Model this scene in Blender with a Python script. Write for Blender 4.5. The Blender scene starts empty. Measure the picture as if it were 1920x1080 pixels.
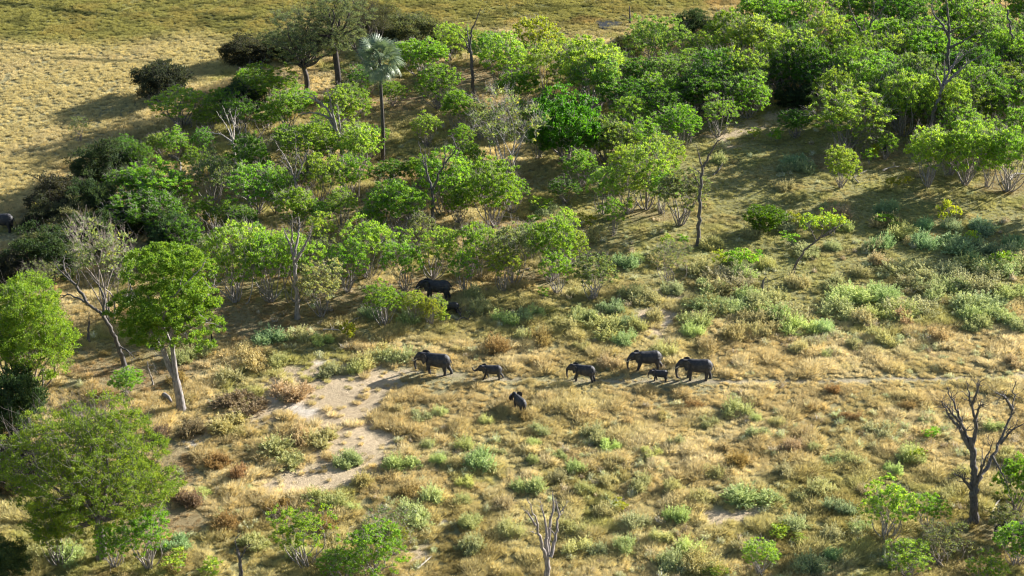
import bpy, math, random
import numpy as np
from mathutils import Vector, Matrix

# ------------------------------------------------------------------ camera, sky, sun, exposure
sc = bpy.context.scene
COL = sc.collection
CAMZ, PITCH, FPX = 116.0, math.radians(25.0), 70.0 / 36.0 * 1920.0
cam_d = bpy.data.cameras.new("camera")
cam_d.lens = 70.0; cam_d.sensor_width = 36.0; cam_d.clip_end = 20000.0; cam_d.clip_start = 1.0
cam_d.dof.use_dof = True; cam_d.dof.focus_distance = 262.0; cam_d.dof.aperture_fstop = 0.8
cam = bpy.data.objects.new("camera", cam_d); COL.objects.link(cam)
cam.location = (0, 0, CAMZ); cam.rotation_euler = (math.pi / 2 - PITCH, 0, 0)
sc.camera = cam

SUN_AZ = math.atan2(1.0, 0.65)          # from +Y towards +X
SUN_EL = math.radians(19.0)
world = bpy.data.worlds.new("World"); sc.world = world; world.use_nodes = True
wn = world.node_tree.nodes; wl = world.node_tree.links
sky = wn.new("ShaderNodeTexSky"); sky.sky_type = 'NISHITA'; sky.sun_disc = False
sky.sun_elevation = SUN_EL; sky.sun_rotation = SUN_AZ
wn["Background"].inputs[1].default_value = 0.060
wl.new(sky.outputs[0], wn["Background"].inputs[0])
sun_d = bpy.data.lights.new("sun", 'SUN'); sun_d.energy = 5.0; sun_d.angle = math.radians(0.5)
sun_d.color = (1.0, 0.96, 0.90)
sun = bpy.data.objects.new("sun", sun_d); COL.objects.link(sun)
sd = Vector((math.sin(SUN_AZ) * math.cos(SUN_EL), math.cos(SUN_AZ) * math.cos(SUN_EL), math.sin(SUN_EL)))
sun.rotation_euler = sd.to_track_quat('Z', 'Y').to_euler()
sun.location = (60, 300, 80)
sc.view_settings.view_transform = 'Standard'; sc.view_settings.look = 'None'
sc.view_settings.exposure = 1.55; sc.view_settings.gamma = 1.0
sc.view_settings.use_curve_mapping = False
sc.render.engine = 'CYCLES'; sc.cycles.pixel_filter_type = 'BLACKMAN_HARRIS'; sc.cycles.filter_width = 1.15
sc.cycles.max_bounces = 8; sc.cycles.diffuse_bounces = 3; sc.cycles.transmission_bounces = 5

# ------------------------------------------------------------------ projection and noise helpers
def ray(u, v):
    a = (u - 960.0) / FPX; b = -(v - 540.0) / FPX
    return np.array([a, math.cos(PITCH) + b * math.sin(PITCH), -math.sin(PITCH) + b * math.cos(PITCH)])

def px(u, v):
    "ground point seen at pixel (u, v) of the 1920 x 1080 photograph"
    d = ray(u, v); t = -CAMZ / d[2]
    return d[0] * t, d[1] * t

def at_depth(u, v, Y):
    d = ray(u, v); t = Y / d[1]
    return np.array([d[0] * t, Y, CAMZ + d[2] * t])

def mpp(v):
    "metres per pixel on the ground at image row v"
    d = ray(960, v); t = -CAMZ / d[2]
    return t / FPX

def to_px(x, y):
    x = np.asarray(x, float); y = np.asarray(y, float)
    f = y * math.cos(PITCH) + CAMZ * math.sin(PITCH)
    up = y * math.sin(PITCH) - CAMZ * math.cos(PITCH)
    f = np.maximum(f, 1.0)
    return 960 + FPX * x / f, 540 - FPX * up / f

def vnoise(x, y, s, seed=0):
    x = np.asarray(x, float) / s; y = np.asarray(y, float) / s
    xi = np.floor(x).astype(np.int64); yi = np.floor(y).astype(np.int64)
    fx = x - xi; fy = y - yi
    fx = fx * fx * (3 - 2 * fx); fy = fy * fy * (3 - 2 * fy)
    def h(a, b):
        n = (a * 374761393 + b * 668265263 + seed * 982451653) & 0xffffffff
        n = ((n ^ (n >> 13)) * 1274126177) & 0xffffffff
        return ((n ^ (n >> 16)) & 0xffff) / 65535.0
    return (h(xi, yi) * (1 - fx) + h(xi + 1, yi) * fx) * (1 - fy) + (h(xi, yi + 1) * (1 - fx) + h(xi + 1, yi + 1) * fx) * fy

def fbm(x, y, s, seed=0):
    return 0.5 * vnoise(x, y, s, seed) + 0.3 * vnoise(x, y, s * .47, seed + 7) + 0.2 * vnoise(x, y, s * .21, seed + 19)

def gz(x, y):
    return 0.35 * (fbm(x, y, 14.0, 3) - .5) + 0.16 * (vnoise(x, y, 2.6, 5) - .5)

def sm(a, b, x):
    t = np.clip((x - a) / (b - a), 0, 1); return t * t * (3 - 2 * t)

def in_poly(u, v, poly):
    "signed distance in pixels to a polygon, positive inside"
    P = np.array(poly, float); n = len(P)
    inside = np.zeros(u.shape, bool); dmin = np.full(u.shape, 1e9)
    for i in range(n):
        x1, y1 = P[i]; x2, y2 = P[(i + 1) % n]
        c = ((y1 > v) != (y2 > v)) & (u < (x2 - x1) * (v - y1) / ((y2 - y1) or 1e-9) + x1)
        inside ^= c
        dmin = np.minimum(dmin, seg_d(u, v, x1, y1, x2, y2))
    return np.where(inside, dmin, -dmin)

def seg_d(u, v, x1, y1, x2, y2, asp=1.0):
    dx, dy = x2 - x1, (y2 - y1) * asp
    t = np.clip(((u - x1) * dx + (v - y1) * asp * dy) / (dx * dx + dy * dy + 1e-9), 0, 1)
    return np.hypot(u - x1 - t * dx, (v - y1) * asp - t * dy)

def line_d(u, v, pts, asp=2.0):
    d = np.full(np.shape(u), 1e9)
    for (a, b), (c, e) in zip(pts[:-1], pts[1:]):
        d = np.minimum(d, seg_d(u, v, a, b, c, e, asp))
    return d

# ------------------------------------------------------------------ what grows where
SAND = [[(490, 735), (520, 705), (570, 690), (650, 680), (700, 686), (752, 700), (735, 722), (705, 745), (718, 790), (738, 830),
         (712, 880), (660, 900), (590, 925), (520, 945), (475, 955), (500, 912), (560, 885), (600, 850), (585, 800), (540, 775),
         (470, 795), (400, 815), (335, 845), (335, 825), (400, 790), (460, 762)],
        [(1190, 600), (1240, 575), (1285, 590), (1275, 615), (1215, 628)], [(1228, 545), (1285, 540), (1275, 562), (1235, 565)],
        [(1770, 560), (1830, 530), (1830, 545), (1790, 575)], [(1330, 262), (1390, 232), (1450, 218), (1410, 245), (1350, 272)],
        [(1320, 960), (1400, 950), (1420, 965), (1350, 985)], [(760, 1040), (800, 1030), (815, 1060), (770, 1070)]]
WHITE = [(520, 745, 26, 7), (572, 768, 24, 7), (360, 836, 22, 5), (1045, 776, 14, 6), (1090, 778, 9, 5), (760, 815, 10, 4), (668, 985, 12, 5),
         (600, 690, 18, 4), (1240, 608, 25, 7), (845, 985, 9, 4), (1150, 50, 40, 6)]
PATH = [(700, 694), (800, 700), (880, 706), (960, 710), (1050, 712), (1200, 718), (1350, 715), (1500, 716), (1700, 712), (1960, 702)]
LITTER = [(740, 185, 60, 16), (850, 195, 50, 14), (880, 145, 60, 20), (440, 330, 60, 30), (600, 385, 70, 25), (540, 350, 50, 20), (640, 575, 90, 35),
          (500, 600, 110, 50), (770, 430, 60, 14), (1890, 350, 60, 22), (250, 690, 130, 50), (960, 345, 60, 12), (450, 560, 90, 50), (1330, 250, 60, 14),
          (560, 480, 100, 50), (800, 545, 70, 26), (880, 500, 90, 20), (1220, 400, 60, 12), (950, 425, 60, 12), (1660, 290, 60, 16), (1870, 985, 60, 30),
          (310, 980, 80, 40), (720, 400, 80, 25), (1000, 520, 60, 14), (1560, 300, 70, 15), (330, 880, 40, 40), (180, 690, 60, 30)]

GREENZ = [(1620, 980, 380, 110, .8), (800, 270, 110, 60, 1), (750, 590, 260, 50, .7), (1000, 380, 150, 60, .6), (620, 450, 200, 80, .6), (100, 980, 160, 140, .8), (560, 1040, 260, 60, .6),
          (950, 1000, 400, 90, .5), (440, 270, 200, 60, .7), (400, 120, 140, 40, .7), (1000, 590, 300, 45, .7)]

def cover(x, y):
    "ground cover maps at world points"
    u, v = to_px(x, y)
    wu = u + 34 * (vnoise(x, y, 4.5, 11) - .5) + 12 * (vnoise(x, y, 1.3, 12) - .5)
    wv = v + 22 * (vnoise(x, y, 4.5, 13) - .5) + 8 * (vnoise(x, y, 1.3, 14) - .5)
    sand = np.zeros(u.shape)
    for p in SAND:
        sand = np.maximum(sand, sm(-10, 14, in_poly(wu, wv, p) + 5 + 46 * (fbm(x, y, 2.2, 61) - .5)))
    white = np.zeros(u.shape)
    for a, b, c, d in WHITE:
        white = np.maximum(white, sm(1.3, .6, np.hypot((wu - a) / c, (wv - b) / d)))
    wob = 3 * (vnoise(x, y, 6, 15) - .5)
    path = sm(6.5, 3, line_d(u, v + wob, PATH, 2.0)) * (0.6 + 0.4 * vnoise(x, y, 3.0, 16))
    litter = np.zeros(u.shape)
    for a, b, c, d in LITTER:
        litter = np.maximum(litter, sm(1.25, .55, np.hypot((wu - a) / c, (wv - b) / d)))
    far = sm(0, 60, line_side(u + 60 * (vnoise(x, y, 22, 17) - .5), v))          # open plain beyond the wood
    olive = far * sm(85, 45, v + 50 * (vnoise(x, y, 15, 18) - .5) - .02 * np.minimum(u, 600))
    orange = sm(700, 900, u) * far * sm(.55, .7, fbm(x, y, 16, 21)) * sm(60, 20, v)
    slope = sm(900, 1150, u) * sm(640, 500, v + 60 * (vnoise(x, y, 12, 22) - .5) - 0.0 * u) * sm(180, 240, v)
    lush = sm(.52, .68, fbm(x, y, 10, 23)) * (1 - far)
    lush = lush * (1 - .75 * sm(600, 660, v) * sm(930, 850, v) * sm(650, 750, u))
    for a, b, c, d, k in GREENZ:
        lush = np.maximum(lush, k * sm(1.25, .5, np.hypot((wu - a) / c, (wv - b) / d)) * (.55 + .45 * vnoise(x, y, 5, 24)))
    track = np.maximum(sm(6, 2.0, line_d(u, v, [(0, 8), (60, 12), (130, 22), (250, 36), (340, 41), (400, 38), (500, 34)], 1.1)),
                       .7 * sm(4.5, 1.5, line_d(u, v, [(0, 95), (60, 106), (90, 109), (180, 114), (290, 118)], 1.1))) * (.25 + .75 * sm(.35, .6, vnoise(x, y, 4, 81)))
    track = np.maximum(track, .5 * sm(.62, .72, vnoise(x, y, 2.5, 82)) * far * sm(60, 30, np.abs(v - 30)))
    return dict(u=u, v=v, sand=sand, white=white, path=path, litter=litter, far=far, olive=olive, orange=orange, slope=slope, lush=lush, track=track)

def line_side(u, v):
    "positive (pixels) on the open plain side of the wood's outer edge"
    ux = np.array([-400, 0, 150, 300, 430, 560, 900, 1100, 1300, 1480, 1700, 2400.])
    vy = np.array([560, 430, 270, 190, 120, 40, 60, 62, 30, -20, -120, -200.])
    return np.interp(u, ux, vy) - v + 30

def mixc(c, col, w):
    return c * (1 - w[:, None]) + np.array(col)[None, :] * w[:, None]

def ground_colour(x, y, m):
    n = len(x); c = np.tile(np.array([.30, .27, .145]), (n, 1))
    c = mixc(c, (.26, .25, .105), m['slope'] * .9)
    c = mixc(c, (.24, .25, .085), m['lush'] * .7)
    c = mixc(c, (.30, .275, .145), m['far'] * .8)
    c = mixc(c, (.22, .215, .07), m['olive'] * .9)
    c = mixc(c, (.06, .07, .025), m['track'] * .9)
    c = mixc(c, (.30, .17, .075), m['orange'] * .7)
    c = mixc(c, (.25, .16, .09), m['litter'] * .45)
    c = mixc(c, (.47, .375, .25), m['sand'])
    c = mixc(c, (.42, .35, .25), m['path'] * .9)
    c = mixc(c, (.62, .56, .48), m['white'] * .9)
    c *= (0.78 + 0.44 * fbm(x, y, 3.0, 31))[:, None]
    return np.clip(c, 0, 1)

# ------------------------------------------------------------------ materials
def new_mat(name):
    m = bpy.data.materials.new(name); m.use_nodes = True
    nt = m.node_tree; b = nt.nodes["Principled BSDF"]
    return m, nt, b

def N(nt, kind, **kw):
    n = nt.nodes.new(kind)
    for k, v in kw.items(): setattr(n, k, v)
    return n

def math_n(nt, op, a, b=None):
    n = N(nt, "ShaderNodeMath", operation=op)
    for i, s in enumerate((a, b)):
        if s is None: continue
        if isinstance(s, (int, float)): n.inputs[i].default_value = s
        else: nt.links.new(s, n.inputs[i])
    return n.outputs[0]

def vmath(nt, op, a, b):
    n = N(nt, "ShaderNodeVectorMath", operation=op)
    for i, s in enumerate((a, b)):
        if isinstance(s, tuple): n.inputs[i].default_value = s
        else: nt.links.new(s, n.inputs[i])
    return n.outputs[0]

def ramp(nt, fac, stops):
    r = N(nt, "ShaderNodeValToRGB"); nt.links.new(fac, r.inputs[0])
    e = r.color_ramp.elements
    while len(e) < len(stops): e.new(.5)
    for i, (p, c) in enumerate(stops):
        e[i].position = p; e[i].color = (*c, 1)
    return r.outputs[0]

def make_ground_mat():
    m, nt, b = new_mat("grassland_soil")
    at = N(nt, "ShaderNodeAttribute", attribute_name="gcol")
    geo = N(nt, "ShaderNodeNewGeometry")
    n1 = N(nt, "ShaderNodeTexNoise"); n1.inputs["Scale"].default_value = 1.7; n1.inputs["Detail"].default_value = 8; n1.inputs["Roughness"].default_value = .7
    n2 = N(nt, "ShaderNodeTexNoise"); n2.inputs["Scale"].default_value = 7.0; n2.inputs["Detail"].default_value = 5
    nt.links.new(geo.outputs["Position"], n1.inputs["Vector"]); nt.links.new(geo.outputs["Position"], n2.inputs["Vector"])
    c1 = ramp(nt, n1.outputs["Fac"], [(.3, (.62, .60, .55)), (.5, (1, 1, 1)), (.75, (1.25, 1.22, 1.15))])
    c2 = ramp(nt, n2.outputs["Fac"], [(.3, (.72, .70, .66)), (.7, (1.2, 1.2, 1.2))])
    col = vmath(nt, 'MULTIPLY', vmath(nt, 'MULTIPLY', at.outputs["Color"], c1), c2)
    nt.links.new(col, b.inputs["Base Color"]); b.inputs["Roughness"].default_value = .95
    b.inputs["Specular IOR Level"].default_value = .1
    bp = N(nt, "ShaderNodeBump"); bp.inputs["Strength"].default_value = .9; bp.inputs["Distance"].default_value = .12
    nt.links.new(math_n(nt, 'ADD', n1.outputs["Fac"], n2.outputs["Fac"]), bp.inputs["Height"])
    nt.links.new(bp.outputs[0], b.inputs["Normal"])
    return m

def make_leaf_mat(name, trans=.5, low=(.62, .70, .75), tt=(1.2, 1.25, .7), rough=.5, spec=.25, hue=(1.5, 1.12, .55), instancer=False):
    "leaf colour = object (or instance) colour varied leaf by leaf; thin leaves let light through"
    m, nt, b = new_mat(name)
    at = N(nt, "ShaderNodeAttribute", attribute_name="tint")
    if instancer:
        oc = N(nt, "ShaderNodeAttribute", attribute_name="icol"); oc.attribute_type = 'INSTANCER'
        base = oc.outputs["Color"]
    else:
        base = N(nt, "ShaderNodeObjectInfo").outputs["Color"]
    r = ramp(nt, at.outputs["Fac"], [(0, low), (.5, (1, 1, 1)), (1, hue)])
    col = vmath(nt, 'MULTIPLY', base, r)
    nt.links.new(col, b.inputs["Base Color"]); b.inputs["Roughness"].default_value = rough
    b.inputs["Specular IOR Level"].default_value = spec
    tr = N(nt, "ShaderNodeBsdfTranslucent")
    nt.links.new(vmath(nt, 'MULTIPLY', col, tt), tr.inputs["Color"])
    mx = N(nt, "ShaderNodeMixShader"); mx.inputs[0].default_value = trans
    out = nt.nodes["Material Output"]
    nt.links.new(b.outputs[0], mx.inputs[1]); nt.links.new(tr.outputs[0], mx.inputs[2]); nt.links.new(mx.outputs[0], out.inputs[0])
    return m

def make_bark(name):
    m, nt, b = new_mat(name)
    oc = N(nt, "ShaderNodeObjectInfo"); tc = N(nt, "ShaderNodeTexCoord")
    mp = N(nt, "ShaderNodeMapping"); mp.inputs["Scale"].default_value = (5, 5, 1.1); nt.links.new(tc.outputs["Object"], mp.inputs[0])
    n = N(nt, "ShaderNodeTexNoise"); n.inputs["Scale"].default_value = 1.6; n.inputs["Detail"].default_value = 7; nt.links.new(mp.outputs[0], n.inputs["Vector"])
    c = ramp(nt, n.outputs["Fac"], [(.32, (.5, .48, .46)), (.5, (1, 1, 1)), (.72, (1.5, 1.45, 1.4))])
    nt.links.new(vmath(nt, 'MULTIPLY', oc.outputs["Color"], c), b.inputs["Base Color"])
    b.inputs["Roughness"].default_value = .85; b.inputs["Specular IOR Level"].default_value = .2
    bp = N(nt, "ShaderNodeBump"); bp.inputs["Strength"].default_value = .7; bp.inputs["Distance"].default_value = .05
    nt.links.new(n.outputs["Fac"], bp.inputs["Height"]); nt.links.new(bp.outputs[0], b.inputs["Normal"])
    return m

def make_hide():
    m, nt, b = new_mat("elephant_hide")
    tc = N(nt, "ShaderNodeTexCoord")
    n = N(nt, "ShaderNodeTexNoise"); n.inputs["Scale"].default_value = 2.2; n.inputs["Detail"].default_value = 8; n.inputs["Roughness"].default_value = .65
    w = N(nt, "ShaderNodeTexVoronoi"); w.inputs["Scale"].default_value = 14
    nt.links.new(tc.outputs["Object"], n.inputs["Vector"]); nt.links.new(tc.outputs["Object"], w.inputs["Vector"])
    nt.links.new(ramp(nt, n.outputs["Fac"], [(.3, (.016, .017, .022)), (.5, (.031, .031, .036)), (.72, (.085, .078, .072))]), b.inputs["Base Color"])
    b.inputs["Roughness"].default_value = .62; b.inputs["Specular IOR Level"].default_value = .4
    bp = N(nt, "ShaderNodeBump"); bp.inputs["Strength"].default_value = .5; bp.inputs["Distance"].default_value = .03
    nt.links.new(math_n(nt, 'ADD', n.outputs["Fac"], w.outputs["Distance"]), bp.inputs["Height"]); nt.links.new(bp.outputs[0], b.inputs["Normal"])
    return m

def make_plain(name, col, rough=.6):
    m, nt, b = new_mat(name)
    tc = N(nt, "ShaderNodeTexCoord"); n = N(nt, "ShaderNodeTexNoise"); n.inputs["Scale"].default_value = 6; n.inputs["Detail"].default_value = 4
    nt.links.new(tc.outputs["Object"], n.inputs["Vector"])
    nt.links.new(ramp(nt, n.outputs["Fac"], [(.3, tuple(c * .7 for c in col)), (.7, tuple(min(1, c * 1.2) for c in col))]), b.inputs["Base Color"])
    b.inputs["Roughness"].default_value = rough
    return m

M_GROUND = make_ground_mat()
M_LEAF = make_leaf_mat("green_leaf")
M_FINE = make_leaf_mat("fine_leaf", trans=.42, hue=(1.45, 1.15, .6), rough=.7, spec=.15)
M_SAGE = make_leaf_mat("sage_leaf", trans=.3, rough=.8, spec=.1, hue=(1.35, 1.25, .95), low=(.72, .70, .62), tt=(1.1, 1.05, .9))
M_GRASS = make_leaf_mat("dry_grass", trans=.4, rough=.7, spec=.2, hue=(1.42, 1.38, 1.2), low=(.60, .57, .50), tt=(1.1, 1.06, .95), instancer=True)
M_BARK = make_bark("bark")
M_HIDE = make_hide()
M_IVORY = make_plain("ivory", (.62, .55, .42), .35)
M_EYE = make_plain("eye", (.02, .015, .012), .2)
M_TUFT = make_plain("tail_hair", (.02, .018, .016), .8)

# ------------------------------------------------------------------ mesh building
class MB:
    def __init__(s): s.V = []; s.F = []; s.T = []; s.Mi = []; s.n = 0
    def quads(s, V, Q, tint=None, mi=0):
        V = np.asarray(V, float); Q = np.asarray(Q, np.int64)
        s.V.append(V); s.F.append(Q + s.n); s.n += len(V)
        s.T.append(np.full(len(Q), .5) if tint is None else np.asarray(tint, float)); s.Mi.append(np.full(len(Q), mi))
    def mesh(s, name, mats, smooth=False):
        V = np.concatenate(s.V); T = np.concatenate(s.T); Mi = np.concatenate(s.Mi)
        starts = []; tot = []; loops = []; k = 0
        for Q in s.F:
            a = Q.shape[1]; loops.append(Q.ravel()); starts.append(k + a * np.arange(len(Q))); tot.append(np.full(len(Q), a)); k += a * len(Q)
        me = bpy.data.meshes.new(name)
        me.vertices.add(len(V)); me.vertices.foreach_set("co", V.astype(np.float32).ravel())
        L = np.concatenate(loops).astype(np.int32); me.loops.add(len(L)); me.loops.foreach_set("vertex_index", L)
        st = np.concatenate(starts).astype(np.int32); me.polygons.add(len(st))
        me.polygons.foreach_set("loop_start", st)
        me.update(calc_edges=True)
        at = me.attributes.new("tint", 'FLOAT', 'FACE'); at.data.foreach_set("value", T.astype(np.float32))
        for m in (mats if isinstance(mats, (list, tuple)) else [mats]): me.materials.append(m)
        me.polygons.foreach_set("material_index", Mi.astype(np.int32))
        me.polygons.foreach_set("use_smooth", np.full(len(st), smooth))
        me.update()
        return me

def tube(mb, P, R, k=6, mi=0, cap=True, jitter=0, rng=None, ell=None):
    P = np.asarray(P, float); R = np.asarray(R, float); n = len(P)
    T = np.gradient(P, axis=0); T /= (np.linalg.norm(T, axis=1)[:, None] + 1e-9)
    up = np.array([0, 1, 0.]) if abs(T[0][1]) < .8 else np.array([1., 0, 0])
    a = np.cross(T[0], up); a /= np.linalg.norm(a); rings = []
    ang = np.linspace(0, 2 * np.pi, k, endpoint=False)
    for i in range(n):
        a = a - T[i] * np.dot(a, T[i]); a /= (np.linalg.norm(a) + 1e-9); b = np.cross(T[i], a)
        r = R[i] * (1 + (rng.uniform(-jitter, jitter, k) if jitter else 0))
        rings.append(P[i] + (np.cos(ang) * r)[:, None] * a + (np.sin(ang) * r)[:, None] * b)
    V = np.concatenate(rings)
    i0 = (np.arange(n - 1)[:, None] * k + np.arange(k)[None, :]).ravel()
    i1 = (np.arange(n - 1)[:, None] * k + (np.arange(k)[None, :] + 1) % k).ravel()
    Q = np.stack([i0, i1, i1 + k, i0 + k], 1)
    mb.quads(V, Q, mi=mi)
    if cap:
        for s_, e in ((0, 1), (n - 1, -1)):
            c = mb.n; mb.quads(np.vstack([rings[s_], P[s_]]), np.array([[(j + 1) % k, j, k] if e > 0 else [j, (j + 1) % k, k] for j in range(k)]), mi=mi)

def leaves(mb, C, D, L, W, tint, rng, mi=0):
    "one folded diamond leaf per row: centre C, direction D, length L, width W"
    n = len(C); D = D / (np.linalg.norm(D, axis=1)[:, None] + 1e-9)
    r = rng.normal(size=(n, 3)); S = np.cross(D, r); S /= (np.linalg.norm(S, axis=1)[:, None] + 1e-9)
    L = np.broadcast_to(L, n)[:, None]; W = np.broadcast_to(W, n)[:, None]
    V = np.stack([C - D * L * .5, C + S * W * .5 + D * L * .08, C + D * L * .5, C - S * W * .5 + D * L * .08], 1).reshape(-1, 3)
    mb.quads(V, np.arange(4 * n).reshape(n, 4), tint, mi)

def unit(v): return v / (np.linalg.norm(v, axis=-1, keepdims=True) + 1e-9)

def curve(a, b, n, rng, bend=.12, sag=0.0):
    a = np.array(a, float); b = np.array(b, float); L = np.linalg.norm(b - a); t = np.linspace(0, 1, n)[:, None]
    P = a + (b - a) * t
    off = rng.normal(size=3) * bend * L
    P += np.sin(np.pi * t) * off + np.sin(2 * np.pi * t) * rng.normal(size=3) * bend * .4 * L
    P[:, 2] += (np.sin(np.pi * t[:, 0]) * sag * L)
    return P

NATIVE = {}
def gen_tree(seed, H=7., W=6.5, low=.38, updir=.28, lo=1.8, lobes=8, puffs=150, pr=.42, per=22, leaf=(.30, .15), stems=4, fork=.15, fine=False,
             twig=1.0, trunk_r=.12, squash=.95, fill=.25, tube_k=5, spread=.7):
    "returns (wood mesh, leaf mesh) of a rounded, lobed crown carried by forking stems"
    rng = np.random.default_rng(seed)
    cz = (lo + H) / 2; ax = np.array([W / 2, W / 2, (H - lo) / 2])
    lc = []; tries = 0
    while len(lc) < lobes and tries < 600:
        tries += 1
        d = unit(rng.normal(size=3)); d[2] = abs(d[2]) * 1.1 - low; d = unit(d)
        p = d * ax * rng.uniform(.42, .74) + np.array([0, 0, cz])
        if all(np.linalg.norm((p - q[0]) / ax) > .36 for q in lc):
            lc.append((p, rng.uniform(.27, .47) * min(W / 2, (H - lo) * .62)))
    lc.append((np.array([0, 0, cz + .1 * H * .5]), .40 * W / 2))
    C = []; Ci = []
    per_l = max(4, puffs // len(lc))
    for i, (p, r) in enumerate(lc):
        k = 0; tr = 0
        while k < per_l and tr < per_l * 6:
            tr += 1
            d = unit(rng.normal(size=3)); d[2] = d[2] * .8 + updir; d = unit(d)
            rr = r * (rng.uniform(.85, 1.1) if rng.random() > fill else rng.uniform(.3, .85))
            q = p + d * rr * np.array([1, 1, squash])
            if any(np.linalg.norm(q - p2) < r2 * .62 for j, (p2, r2) in enumerate(lc) if j != i): continue
            if q[2] < max(.15, lo * .7): continue
            C.append(q); Ci.append(i); k += 1
    C = np.array(C); Ci = np.array(Ci)
    # --- wood
    wb = MB()
    fz = fork * H; nodes_all = []
    base_pts = [np.array([rng.uniform(-.25, .25), rng.uniform(-.25, .25), -.15]) * (1 if stems > 1 else 0) + np.array([0, 0, -.1]) for _ in range(stems)]
    if stems == 1:
        top = np.array([rng.uniform(-.04, .04) * H, rng.uniform(-.04, .04) * H, fz])
        tp = curve((0, 0, -.15), top, 7, rng, .04)
        tube(wb, tp, np.linspace(trunk_r * 1.25, trunk_r * .85, 7) * np.array([1.25, 1, 1, 1, 1, 1, 1]), 9, jitter=.06, rng=rng)
        base_pts = [top]
    for i, (p, r) in enumerate(lc):
        s = base_pts[i % len(base_pts)]
        P = curve(s, p - np.array([0, 0, r * .35]), 8, rng, .09, sag=-.03)
        rad = trunk_r * (.62 if stems == 1 else .8) * rng.uniform(.7, 1.05)
        tube(wb, P, np.linspace(rad, rad * .35, 8), tube_k + 1)
        nodes = [P[4], P[5], P[6], P[7]]
        idx = np.where(Ci == i)[0]; idx = idx[np.argsort(np.linalg.norm(C[idx] - P[7], axis=1))]
        for j in idx:
            nd = np.array(nodes); q = C[j]
            cost = np.linalg.norm(nd - q, axis=1) + .25 * np.linalg.norm(nd - P[5], axis=1)
            a = nd[np.argmin(cost)]
            Pt = curve(a, q, 4, rng, .10); r0 = rad * .22 * rng.uniform(.7, 1.2)
            r0 = min(r0, .035); tube(wb, Pt, np.linspace(r0, r0 * .4, 4), 3, cap=False)
            nodes += [Pt[1], Pt[2], Pt[3]]
        nt = int(len(idx) * twig)
        if nt:
            nd = np.array(nodes)
            for _ in range(nt):
                a = nd[rng.integers(len(nd))]; d = unit(unit(a - np.array([0, 0, lo])) + rng.normal(size=3) * .55 + np.array([0, 0, .35]))
                l = rng.uniform(.35, .95) * r
                Pt = curve(a, a + d * l, 3, rng, .12)
                tube(wb, Pt, np.array([1, .7, .35]) * min(.02, rad * .16), 3, cap=False)
    # --- leaves
    lb = MB(); n = len(C) * per
    cc = np.repeat(C, per, 0); ptint = np.repeat(rng.uniform(0, 1, len(C)), per)
    psz = np.repeat(rng.uniform(.65, 1.3, len(C)), per)
    d = unit(rng.normal(size=(n, 3))); d[:, 2] = d[:, 2] * .75 + .2
    flat = np.array([1.2, 1.2, .7]) if fine else np.array([1, 1, .85])
    pos = cc + d * (pr * psz * rng.uniform(.25, 1.0, n))[:, None] * flat
    dr = unit(d) + np.array([0, 0, .35]) + rng.normal(size=(n, 3)) * (.9 if fine else .45)
    tint = np.clip(.5 * ptint + .5 * rng.uniform(0, 1, n) + rng.normal(size=n) * .08, 0, 1)
    tint = np.where(rng.random(n) < .02, 1, tint * .9)
    leaves(lb, pos, dr, leaf[0] * rng.uniform(.6, 1.25, n), leaf[1] * rng.uniform(.6, 1.25, n), tint, rng)
    V = np.concatenate(lb.V); q = np.percentile(V, [2, 98], axis=0)
    out = wb.mesh("trunk", M_BARK, True), lb.mesh("crown", M_FINE if fine else M_LEAF)
    NATIVE[out[1].name] = (float(np.percentile(V[:, 2], 99.3)), float((q[1][0] - q[0][0] + q[1][1] - q[0][1]) / 2))
    return out

def gen_bush(seed, R=1.3, H=1.2, shoots=110, per=9, leaf=(.16, .05), mounds=3, upright=.6, mat=None):
    "a low shrub: many slender shoots fanning from a few crowns, feathered with small leaves"
    rng = np.random.default_rng(seed); mb = MB()
    mo = [(rng.uniform(-.75, .75) * R, rng.uniform(-.6, .6) * R, rng.uniform(.45, 1)) for _ in range(mounds)]
    P = []; D = []; T = []; Ls = []
    for _ in range(shoots):
        mx, my, ms = mo[rng.integers(mounds)]
        a = rng.uniform(0, 2 * np.pi); el = math.acos(rng.uniform(0, 1) ** upright)   # tilt from vertical
        tilt = min(el, 1.35)
        d = np.array([math.cos(a) * math.sin(tilt), math.sin(a) * math.sin(tilt), math.cos(tilt)])
        l = ms * rng.uniform(.5, 1.25) * (H * math.cos(tilt) ** 2 + R * .62 * math.sin(tilt) ** 2)
        b = np.array([mx + d[0] * .12 * R, my + d[1] * .12 * R, -.05])
        e = b + d * l + np.array([0, 0, .10 * l])
        m = (b + e) / 2 + d * np.array([1, 1, 0]) * .08
        w = np.cross(d, rng.normal(size=3)); w = w / np.linalg.norm(w) * .012
        mb.quads([b - w, b + w, m + w * .8, m - w * .8, e + w * .3, e - w * .3], [[0, 1, 2, 3], [3, 2, 4, 5]], mi=1)
        st = rng.uniform(.1, .9)
        t = rng.uniform(.28, 1.02, per)
        q = np.where(t[:, None] < .5, b + (m - b) * t[:, None] * 2, m + (e - m) * (t[:, None] - .5) * 2)
        q = q + rng.normal(size=(per, 3)) * .05
        P.append(q); D.append(np.tile(d, (per, 1)) + rng.normal(size=(per, 3)) * .4)
        T.append(np.clip(st * .6 + rng.uniform(0, .5, per), 0, 1))
    P = np.concatenate(P); n = len(P)
    leaves(mb, P, np.concatenate(D), leaf[0] * rng.uniform(.6, 1.3, n), leaf[1] * rng.uniform(.7, 1.3, n), np.concatenate(T), rng, 0)
    return mb.mesh("bush", [mat or M_SAGE, M_BARK])

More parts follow.
